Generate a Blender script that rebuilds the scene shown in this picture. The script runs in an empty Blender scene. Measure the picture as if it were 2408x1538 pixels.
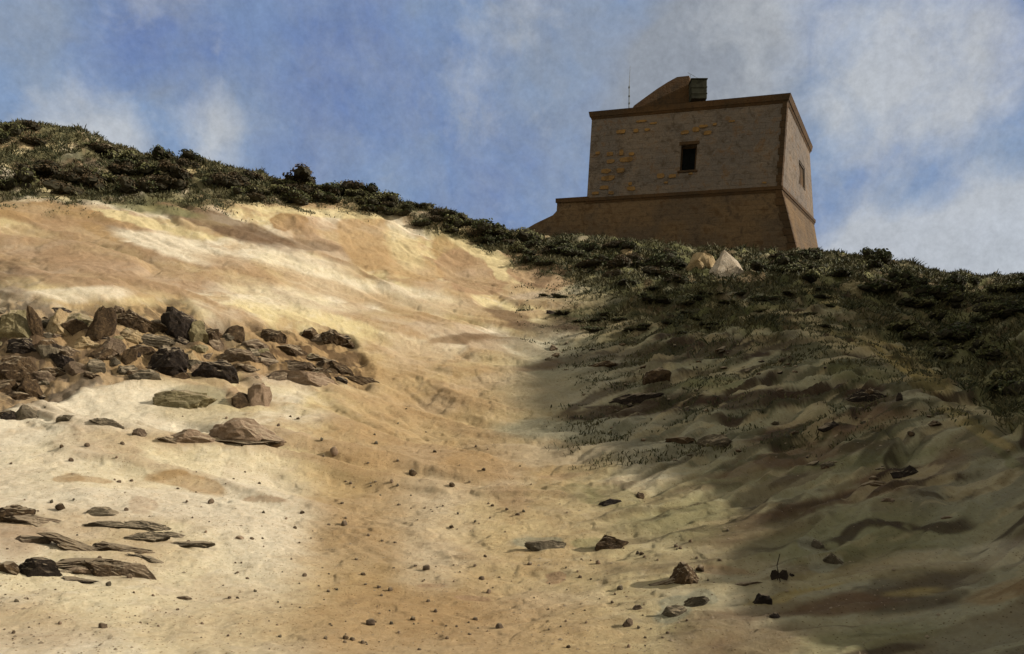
import bpy, bmesh, math, random
import numpy as np
from mathutils import Vector, Matrix

# ------------------------------------------------------------------ camera, world, sun, exposure
SC = bpy.context.scene
COL = SC.collection
FP = 2085.0          # focal length in the units of a 2408 wide picture
HV = 1150.0          # row of the horizon in those units
EYE = 1.6
cam_d = bpy.data.cameras.new('camera')
cam = bpy.data.objects.new('camera', cam_d)
COL.objects.link(cam)
cam.location = (0, 0, EYE)
cam.rotation_euler = (math.radians(90), 0, 0)
cam_d.sensor_width = 36.0
cam_d.lens = 36.0 * FP / 2408.0
cam_d.shift_y = (HV - 769.0) / 2408.0
cam_d.clip_start = 0.1
cam_d.clip_end = 20000
SC.camera = cam

SUN_EL = math.radians(25)
SUN_AZ = math.radians(-4)          # angle from +X towards +Y of where the sun stands
sun_vec = Vector((math.cos(SUN_EL) * math.cos(SUN_AZ), math.cos(SUN_EL) * math.sin(SUN_AZ), math.sin(SUN_EL)))
sd = bpy.data.lights.new('sun', 'SUN')
sd.energy = 5.0
sd.angle = math.radians(1.0)
sd.color = (1.0, 0.91, 0.78)
sun = bpy.data.objects.new('sun', sd)
COL.objects.link(sun)
sun.rotation_euler = sun_vec.to_track_quat('Z', 'Y').to_euler()
sun.location = (60, 0, 60)

SC.view_settings.view_transform = 'Standard'
SC.view_settings.look = 'None'
SC.view_settings.gamma = 1.0
SC.view_settings.exposure = 0.62


def pdir(u, v):
    d = Vector(((u - 1204.0) / FP, 1.0, (HV - v) / FP))
    return d.normalized()


def build_world():
    w = bpy.data.worlds.new('World')
    SC.world = w
    w.use_nodes = True
    nt = w.node_tree
    nt.nodes.clear()
    N = nt.nodes.new
    L = nt.links.new
    out = N('ShaderNodeOutputWorld')
    bg = N('ShaderNodeBackground')
    bg.inputs['Strength'].default_value = 0.085
    L(bg.outputs[0], out.inputs[0])
    sky = N('ShaderNodeTexSky')
    sky.sky_type = 'NISHITA'
    sky.sun_disc = False
    sky.sun_elevation = SUN_EL
    sky.sun_rotation = math.radians(90) - SUN_AZ
    sky.air_density = 1.0
    sky.dust_density = 0.6
    sky.ozone_density = 2.0
    tc = N('ShaderNodeTexCoord')

    def math_n(op, a, b=None, clamp=False):
        n = N('ShaderNodeMath')
        n.operation = op
        n.use_clamp = clamp
        for i, x in enumerate((a, b)):
            if x is None:
                continue
            if isinstance(x, (int, float)):
                n.inputs[i].default_value = x
            else:
                L(x, n.inputs[i])
        return n.outputs[0]

    def noise(scale, detail, rough, vec, dist=0.0):
        n = N('ShaderNodeTexNoise')
        n.inputs['Scale'].default_value = scale
        n.inputs['Detail'].default_value = detail
        n.inputs['Roughness'].default_value = rough
        n.inputs['Distortion'].default_value = dist
        L(vec, n.inputs['Vector'])
        return n

    def ramp(x, stops):
        r = N('ShaderNodeValToRGB')
        L(x, r.inputs[0])
        while len(r.color_ramp.elements) < len(stops):
            r.color_ramp.elements.new(0.5)
        for e, (p, c) in zip(r.color_ramp.elements, stops):
            e.position = p
            e.color = c if len(c) == 4 else (*c, 1)
        return r.outputs[0]

    def mix(fac, a, b, mode='MIX'):
        m = N('ShaderNodeMix')
        m.data_type = 'RGBA'
        m.blend_type = mode
        for idx, x in ((0, fac), (6, a), (7, b)):
            if isinstance(x, (int, float)):
                m.inputs[idx].default_value = x
            elif isinstance(x, tuple):
                m.inputs[idx].default_value = (*x, 1)
            else:
                L(x, m.inputs[idx])
        return m.outputs[2]
    vec = tc.outputs['Generated']
    # wind-warped direction
    wn = noise(3.5, 4, 0.6, vec)
    vsub = N('ShaderNodeVectorMath'); vsub.operation = 'SUBTRACT'
    L(wn.outputs['Color'], vsub.inputs[0]); vsub.inputs[1].default_value = (.5, .5, .5)
    vsc = N('ShaderNodeVectorMath'); vsc.operation = 'SCALE'
    L(vsub.outputs[0], vsc.inputs[0]); vsc.inputs['Scale'].default_value = 0.13
    vad = N('ShaderNodeVectorMath'); vad.operation = 'ADD'
    L(vec, vad.inputs[0]); L(vsc.outputs[0], vad.inputs[1])
    wv = vad.outputs[0]

    def bank(u, v, r_in, r_out, amt):
        d = N('ShaderNodeVectorMath'); d.operation = 'DISTANCE'
        L(wv, d.inputs[0]); d.inputs[1].default_value = pdir(u, v)
        mr = N('ShaderNodeMapRange'); mr.interpolation_type = 'SMOOTHSTEP'
        L(d.outputs['Value'], mr.inputs['Value'])
        mr.inputs['From Min'].default_value = r_out
        mr.inputs['From Max'].default_value = r_in
        mr.inputs['To Min'].default_value = 0.0
        mr.inputs['To Max'].default_value = amt
        return mr.outputs[0]

    def total(lst):
        s = lst[0]
        for b in lst[1:]:
            s = math_n('ADD', s, b)
        return s
    big = noise(2.6, 6, 0.62, wv).outputs['Fac']
    med = noise(7.0, 6, 0.6, wv).outputs['Fac']
    wisp = noise(16.0, 5, 0.6, vec, 0.6).outputs['Fac']
    white_b = total([bank(2180, 150, .03, .13, .80), bank(2330, 620, .03, .12, 1.3), bank(2090, 610, .01, .09, 1.0),
                     bank(220, 340, .01, .07, .8), bank(480, 330, .0, .055, .7), bank(90, 280, .0, .06, .4),
                     bank(1990, 330, .0, .05, .35), bank(1620, 40, .0, .12, .20), bank(1870, 60, .0, .12, .15),
                     bank(1200, 500, .0, .09, .40), bank(1130, 60, .0, .10, .12), bank(1960, 200, .0, .07, .3)])
    grey_b = total([bank(1660, 120, .02, .11, .95), bank(1520, 220, .0, .08, .7), bank(40, 60, .01, .08, .4),
                    bank(330, 250, .0, .08, .35), bank(1300, 140, .0, .10, .1), bank(560, 330, .0, .07, .2),
                    bank(2250, 420, .0, .12, .1), bank(2150, 190, .0, .10, .4)])
    deep_b = total([bank(250, 70, .0, .11, .9), bank(830, 60, .0, .09, .5), bank(720, 290, .0, .10, .35), bank(1000, 200, .0, .12, .3), bank(450, 130, .0, .10, .4)])
    n_all = math_n('ADD', math_n('MULTIPLY', big, 0.55), math_n('MULTIPLY', med, 0.45))
    n_c = math_n('MULTIPLY', math_n('SUBTRACT', n_all, 0.5), 3.0)
    wmask = math_n('ADD', white_b, n_c)
    wmask = math_n('ADD', wmask, math_n('MULTIPLY', math_n('SUBTRACT', wisp, .5), 1.0))
    wm = ramp(wmask, [(0.12, (0, 0, 0)), (0.75, (1, 1, 1))])
    gn = noise(5.0, 5, 0.6, wv, 0.4).outputs['Fac']
    gmask = math_n('ADD', grey_b, math_n('MULTIPLY', math_n('SUBTRACT', gn, .5), 2.4))
    gm = ramp(gmask, [(0.1, (0, 0, 0)), (0.9, (.85, .85, .85))])
    S = 1.0 / 0.085
    blue = mix(0.80, sky.outputs[0], tuple(c * S for c in (.150, .208, .318)))
    deep = noise(4.0, 4, .6, wv).outputs['Fac']
    deep = math_n('ADD', deep, math_n('MULTIPLY', deep_b, .38))
    blue = mix(ramp(deep, [(.48, (0, 0, 0)), (.75, (.8, .8, .8))]), blue, tuple(c * S for c in (.085, .128, .268)))
    pat = noise(11.0, 5, .65, wv).outputs['Fac']
    blue = mix(ramp(pat, [(.40, (0, 0, 0)), (.70, (.5, .5, .5))]), blue, tuple(c * S for c in (.205, .235, .275)))
    c1 = mix(gm, blue, tuple(c * S for c in (.190, .205, .225)))
    c2 = mix(math_n('MULTIPLY', wm, .78), c1, tuple(c * S for c in (.345, .36, .375)))
    # unseen sky overhead and behind turned bright cream, added as warm fill light
    sp = N('ShaderNodeSeparateXYZ'); L(wv, sp.inputs[0])
    over = N('ShaderNodeMapRange'); over.interpolation_type = 'SMOOTHSTEP'; L(sp.outputs['Z'], over.inputs['Value'])
    over.inputs['From Min'].default_value = .62; over.inputs['From Max'].default_value = .85
    rear = N('ShaderNodeMapRange'); rear.interpolation_type = 'SMOOTHSTEP'; L(sp.outputs['Y'], rear.inputs['Value'])
    rear.inputs['From Min'].default_value = .45; rear.inputs['From Max'].default_value = .0
    ov = math_n('MAXIMUM', over.outputs[0], rear.outputs[0])
    c2 = mix(math_n('MULTIPLY', ov, .9), c2, tuple(c * S for c in (.52, .49, .405)))
    # fine mottling of thin cloud
    gr = noise(160.0, 3, .7, vec).outputs['Fac']
    gr2 = noise(38.0, 4, .7, vec).outputs['Fac']
    g = math_n('ADD', math_n('MULTIPLY', gr, .34), math_n('MULTIPLY', gr2, .40))
    g = math_n('ADD', g, .63)
    cmb = N('ShaderNodeCombineColor')
    for i in range(3):
        L(g, cmb.inputs[i])
    fin = mix(1.0, c2, cmb.outputs[0], 'MULTIPLY')
    L(fin, bg.inputs['Color'])


build_world()

# ------------------------------------------------------------------ helpers
random.seed(7)
rng = np.random.default_rng(11)


def srgb(r, g, b, k=1.0):
    def f(c):
        c /= 255.0
        return c / 12.92 if c <= 0.04045 else ((c + 0.055) / 1.055) ** 2.4
    return np.array([f(r), f(g), f(b)]) * k


def _hash(ix, iy, seed):
    h = (ix.astype(np.int64) * 374761393 + iy.astype(np.int64) * 668265263 + seed * 974634777) & 0xFFFFFFFF
    h = ((h ^ (h >> 13)) * 1274126177) & 0xFFFFFFFF
    h = (h ^ (h >> 16)) & 0xFFFFFFFF
    return h.astype(np.float64) / 4294967295.0


def vnoise(x, y, seed=0):
    """gradient noise, 0..1 about 0.5"""
    x = np.asarray(x, float); y = np.asarray(y, float)
    x0 = np.floor(x); y0 = np.floor(y)
    fx = x - x0; fy = y - y0
    ux = fx * fx * fx * (fx * (fx * 6 - 15) + 10); uy = fy * fy * fy * (fy * (fy * 6 - 15) + 10)

    def g(ix, iy, dx, dy):
        a = _hash(ix, iy, seed) * 6.28318530718
        return np.cos(a) * dx + np.sin(a) * dy
    a = g(x0, y0, fx, fy); b = g(x0 + 1, y0, fx - 1, fy)
    c = g(x0, y0 + 1, fx, fy - 1); d = g(x0 + 1, y0 + 1, fx - 1, fy - 1)
    return .5 + .85 * ((a + (b - a) * ux) * (1 - uy) + (c + (d - c) * ux) * uy)


def fbm(x, y, seed=0, octv=5, gain=0.5):
    s = 0; a = 1.0; t = 0
    x = np.asarray(x, float); y = np.asarray(y, float)
    for i in range(octv):
        s = s + a * vnoise(x, y, seed + i * 17)
        t += a
        a *= gain
        x, y = 1.9 * (0.8 * x - 0.6 * y) + 3.1, 1.9 * (0.6 * x + 0.8 * y) - 1.7
    return s / t          # 0..1


def sstep(a, b, x):
    t = np.clip((x - a) / (b - a), 0, 1)
    return t * t * (3 - 2 * t)


def at(u, v, Y):
    return Vector(((u - 1204.0) / FP * Y, Y, EYE + (HV - v) / FP * Y))


def tag(o, label=None, cat=None, group=None, kind=None):
    if label: o['label'] = label
    if cat: o['category'] = cat
    if group: o['group'] = group
    if kind: o['kind'] = kind
    return o


def link(name, me, mat=None, parent=None):
    o = bpy.data.objects.new(name, me)
    COL.objects.link(o)
    if mat is not None and len(me.materials) == 0:
        for m in (mat if isinstance(mat, (list, tuple)) else [mat]):
            me.materials.append(m)
    if parent is not None:
        o.parent = parent
    return o


def from_bm(name, bm, mat=None, parent=None, smooth=False):
    me = bpy.data.meshes.new(name)
    bmesh.ops.recalc_face_normals(bm, faces=bm.faces)
    bm.to_mesh(me)
    bm.free()
    if smooth:
        for p in me.polygons:
            p.use_smooth = True
    return link(name, me, mat, parent)


def empty(name, loc=(0, 0, 0)):
    o = bpy.data.objects.new(name, None)
    COL.objects.link(o)
    o.location = loc
    o.empty_display_size = 0.3
    return o


# ------------------------------------------------------------------ terrain height
CP = []          # control points x, y, z


def cp(u, *pairs):
    for v, Y in pairs:
        p = at(u, v, Y)
        CP.append((p.x, p.y, p.z))


cp(-120, (1538, 7.5), (1350, 10), (1150, 14), (1000, 18), (880, 21.5), (735, 24), (600, 32), (470, 40), (330, 47.5), (288, 50))
cp(60, (1538, 7.6), (1350, 10), (1150, 14.2), (1000, 18), (880, 21.6), (730, 24), (600, 32), (470, 40.5), (340, 48), (293, 50))
cp(150, (345, 48), (306, 50))
cp(230, (1350, 10.4), (1150, 14.5), (880, 22), (735, 24.3), (600, 33), (480, 41), (375, 48), (356, 49.5))
cp(290, (400, 47.5), (378, 49.5))
cp(420, (1538, 7.9), (1350, 10.8), (1150, 15), (1000, 19), (895, 22.8), (760, 25.5), (640, 32), (500, 41), (392, 48.5), (376, 50))
cp(520, (500, 42.5), (400, 48.5), (388, 50))
cp(640, (1350, 11.2), (1150, 15.6), (1000, 20), (890, 24), (780, 27.5), (690, 31.5), (600, 37), (510, 43), (430, 49))
cp(880, (1538, 8.2), (1350, 11.6), (1150, 16.2), (1000, 21), (900, 25), (800, 29.5), (700, 35), (600, 41), (530, 46), (472, 49.5))
cp(1050, (1000, 21.8), (800, 31), (680, 38), (560, 46), (505, 49))
cp(1200, (1538, 8.4), (1350, 11.8), (1150, 16.6), (1000, 22), (900, 26.5), (800, 32), (700, 38.5), (640, 42.5), (575, 47), (548, 50))
cp(1430, (1350, 11.6), (1200, 15), (1050, 19.5), (900, 26), (800, 31), (720, 36.5), (650, 41.5), (590, 47), (572, 51))
cp(1640, (1538, 8.3), (1400, 10.3), (1280, 12.6), (1150, 16), (1000, 20.5), (880, 25.5), (780, 31), (700, 37), (640, 43), (600, 48), (590, 52))
cp(1850, (1538, 8.1), (1400, 10.2), (1280, 12.2), (1150, 15.4), (1000, 19.5), (880, 24), (790, 28.5), (720, 33), (670, 39), (620, 46), (603, 49.5))
cp(2000, (1400, 10.1), (1250, 12.6), (1100, 15.8), (960, 19.8), (870, 23.5), (800, 28), (730, 34.5), (660, 42), (606, 50))
cp(2150, (1538, 8.0), (1300, 11.5), (1150, 14.2), (1020, 17.2), (925, 20), (850, 25.5), (760, 33.5), (680, 42), (638, 50))
cp(2280, (1400, 9.8), (1200, 13), (1050, 16), (1000, 17.8), (900, 24), (800, 32), (720, 41), (654, 52))
cp(2440, (1538, 7.8), (1300, 11), (1180, 13), (1085, 15), (1000, 19), (900, 26), (800, 34), (720, 43), (652, 53))
CP += [(-40, 62, 20), (-20, 62, 18), (-5, 64, 14), (6, 66, 13.5), (20, 66, 13), (34, 68, 11), (50, 66, 9),
       (-40, 80, 14), (-15, 80, 11), (5, 82, 9), (25, 82, 8), (45, 80, 6),
       (-55, 50, 24), (-60, 30, 18), (-48, 15, 8), (-28, 24, 9), (-22, 10, 3), (-30, 38, 19),
       (-12, 2, 0), (0, 0, 0), (0, 4, 0), (5, 3, -.05), (-6, 4, 0), (0, -12, -1), (-25, -12, -1), (22, -14, -1),
       (9, 12, 3.1), (12, 12.5, 4.8), (18, 13, 7.5), (26, 14, 8), (40, 15, 6),  # from here: hill out of view on the right, added to shade the slope
       (14.5, 19, 7.2), (18, 20, 10.4), (25, 20, 13.5), (38, 22, 9),
       (20, 28, 10.6), (24, 28, 16.2), (32, 28, 17), (46, 30, 10),
       (27, 36, 15.5), (31, 35.5, 22), (42, 37, 21), (56, 40, 9),
       (33, 45, 15), (42, 47, 15.5), (52, 52, 10),
       (5.2, 8.4, .5), (8.6, 8.2, 2.65), (12, 7.6, 4.2), (20, 4, 5), (34, 2, 3)]
CP = np.array(CP)


def _phi(r2):
    return np.where(r2 > 1e-12, 0.5 * r2 * np.log(np.maximum(r2, 1e-12)), 0.0)


_n = len(CP)
_d2 = (CP[:, None, 0] - CP[None, :, 0]) ** 2 + (CP[:, None, 1] - CP[None, :, 1]) ** 2
_A = np.zeros((_n + 3, _n + 3))
_A[:_n, :_n] = _phi(_d2) + np.eye(_n) * 0.6
_A[:_n, _n] = 1; _A[:_n, _n + 1] = CP[:, 0]; _A[:_n, _n + 2] = CP[:, 1]
_A[_n:, :_n] = _A[:_n, _n:].T
_W = np.linalg.solve(_A, np.concatenate([CP[:, 2], np.zeros(3)]))


def base_h(x, y):
    x = np.asarray(x, float).ravel(); y = np.asarray(y, float).ravel()
    out = np.empty_like(x)
    xc = np.clip(x, -75, 75); yc = np.clip(y, -20, 95)
    for i in range(0, len(x), 60000):
        a = xc[i:i + 60000]; b = yc[i:i + 60000]
        r2 = (a[:, None] - CP[None, :, 0]) ** 2 + (b[:, None] - CP[None, :, 1]) ** 2
        out[i:i + 60000] = _phi(r2) @ _W[:_n] + _W[_n] + _W[_n + 1] * a + _W[_n + 2] * b
    r = np.hypot(x, y - 25)
    far = -6 + 10 * (fbm(x / 260, y / 260, 5, 4) - .5)
    t = sstep(58, 130, r)
    return out * (1 - t) + far * t


def px_of(x, y, z):
    yy = np.where(y > 1, y, 1)
    return 1204 + FP * x / yy, HV - FP * (z - EYE) / yy


def terrace(x, y):
    """worn steps of rock that run up to the right: height of the step and where its riser is"""
    a = x * 0.86 + y * 0.5; b = -x * 0.5 + y * 0.86
    t = b / 1.15 + (fbm(a / 7, b / 6, 601, 3) - .5) * 5.0 + (fbm(a / 2.2, b / 2.0, 603, 3, .5) - .5) * 1.0
    f = t - np.floor(t)
    live = sstep(.44, .56, fbm(a / 2.6, np.floor(t) * 3.7 + b * .05, 607, 3))
    r_ = sstep(.72, .80, f) * (1 - sstep(.93, 1.0, f))
    q = np.where(f < .72, -f / .72 * .5, -.5 + .5 * sstep(.72, .92, f) - 0)
    return q * live, r_ * live


def height(x, y, full=False):
    x = np.asarray(x, float); y = np.asarray(y, float)
    shp = x.shape
    h = base_h(x, y).reshape(shp)
    r = np.hypot(x, y - 25)
    near = 1 - sstep(70, 110, r)
    u, v = px_of(x, y, h)
    front = (y > 5).astype(float)
    # broad undulation
    wob = (fbm(x / 6.5, y / 6.5, 21, 3) - .5) * 0.5 * sstep(6, 16, y)
    right = sstep(-1.0, 4.0, x - 0.04 * y)
    # ledges on the right hand hump run up to the right
    a = x * 0.86 + y * 0.5; b = -x * 0.5 + y * 0.86
    wp = (fbm(a / 6, b / 5, 31, 3) - .5) * 2.4
    s1 = fbm(a / 5.0, (b + wp) / 0.95, 33, 4)
    s2 = fbm(a / 1.7, (b + wp) / 0.48, 39, 3, .5)
    led = (np.abs(s1 - .5) * -1.7 + .35) * 1.25 + (s2 - .5) * 0.40 + (fbm(x / .8, y / .8, 43, 3, .5) - .5) * .34 * sstep(12, 22, y) + (fbm(x / .38, y / .34, 47, 3, .6) - .5) * .12 * sstep(8, 14, y)
    # gullies on the left hand slope run down to the right
    q, riser = terrace(x, y)
    led = led * .55 + q * .38 * sstep(10, 17, y)
    a2 = x * 0.86 - y * 0.5; b2 = x * 0.5 + y * 0.86
    wp2 = (fbm(a2 / 7, b2 / 4, 51, 3) - .5) * 4.0
    s3 = fbm(a2 / 7.0, (b2 + wp2) / 1.7, 53, 4)
    gul = (s3 - .5) * 0.75
    dist_amp = sstep(7, 20, y)
    h = h + near * (wob + right * led * (0.28 + 0.72 * dist_amp) + (1 - right) * gul * dist_amp)
    # rough ground below the scrub and in the outcrop
    veg, outc = masks(x, y, u, v)
    rough = fbm(x / 1.1, y / 1.1, 61, 4) - .5
    h = h + near * front * (veg * rough * .7 + outc * (rough * 0.4 - .16 + (fbm(x / .35, y / .35, 65, 3) - .5) * .22))
    # small sand relief and footprints
    h = h + near * ((fbm(x / .55, y / .4, 71, 4) - .5) * 0.08 + (fbm(x / 1.7, y / 1.2, 77, 3) - .5) * .11)
    crust = fbm(x / 1.1, y / 1.0, 191, 4, .5)
    h = h + near * front * (.009 + .0007 * np.clip(y, 0, 50)) * ((sstep(.49, .535, crust) - .5) + .5 * (sstep(.60, .64, fbm(x / .6, y / .5, 193, 4)) - .5))
    foot = fbm(x / .33, y / .30, 79, 2)
    h = h - near * 0.022 * sstep(.60, .78, foot) * sstep(.45, .6, fbm(x / 3, y / 3, 83, 2))
    if full:
        return h, veg, outc, right, s1, s2, s3
    return h


def a_h(x, y): return x * .86 + y * .5


def b_h(x, y): return -x * .5 + y * .86


SKY_U = [-400, 0, 60, 150, 200, 260, 340, 400, 490, 560, 640, 760, 880, 980, 1060, 1130, 1200, 1300, 1430, 1640, 1850, 2000, 2060, 2160, 2240, 2408, 2800]
VLO_V = [470, 470, 470, 470, 480, 480, 470, 470, 480, 480, 478, 482, 500, 530, 545, 575, 610, 640, 700, 700, 700, 700, 720, 800, 860, 900, 930]


def masks(x, y, u, v):
    # scrub belt: above this row of the slope
    lim = np.interp(u, SKY_U, VLO_V)
    e = (fbm(x / 2.3, y / 2.3, 91, 4) - .5) * 110
    veg = 1 - sstep(-22, 22, v - lim - e)
    veg = veg * (y > 26)
    right_strip = sstep(1950, 2150, u) * (1 - sstep(-30, 30, v - np.interp(u, [1900, 2120, 2408, 2700], [780, 905, 1090, 1250]) - e * .6)) * (y > 16)
    veg = np.maximum(veg, right_strip * 0.9)
    hump = sstep(1270, 1480, u) * (1 - sstep(1990, 2150, u)) * (1 - sstep(-25, 25, v - np.interp(u, [1270, 1500, 1800, 2100], [745, 790, 800, 790]) - e * .8)) * (y > 24)
    veg = np.maximum(veg, hump * sstep(.44, .54, fbm(a_h(x, y) / 2.6, b_h(x, y) / .9, 97, 4)) * .95)
    pv_ = np.interp(u, [1840, 1990, 2130, 2250, 2408, 2600], [695, 800, 862, 948, 1085, 1260])
    pw = np.interp(u, [1840, 1990, 2130, 2250, 2408], [16, 24, 34, 34, 28])
    onp = (1 - sstep(.8, 1.5, np.abs(v - pv_ + e * .25) / pw)) * (u > 1835)
    veg = veg * (1 - .92 * onp)
    # rocky outcrop left
    top = np.interp(u, [-300, 0, 100, 420, 480, 560, 800, 900], [690, 700, 705, 700, 760, 765, 770, 880])
    bot = np.interp(u, [-300, 0, 90, 200, 540, 650, 880], [1000, 960, 930, 880, 885, 890, 905])
    o = sstep(-12, 12, v - top + e * .3) * (1 - sstep(-12, 12, v - bot + e * .3)) * (1 - sstep(850, 890, u))
    o = o * (y > 14) * (y < 34)
    return veg, o


# ------------------------------------------------------------------ terrain colour (soil and stain patches, one painted sun patch)
CREAM = srgb(208, 193, 150, .86)
PALE = srgb(214, 204, 182, .90)
TAN = srgb(178, 150, 110, .78)
OCHRE = srgb(162, 132, 88, .76)
PINK = srgb(164, 136, 106, .78)
BROWN = srgb(108, 86, 64, .8)
DKBR = srgb(66, 50, 36, .75)
GREY = srgb(134, 132, 112, .95)
OLIVE = srgb(112, 112, 76, .9)
MOSS = srgb(64, 66, 38, .75)
YEL = srgb(168, 150, 98, .75)
GRSAND = srgb(178, 164, 128, .85)

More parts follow.
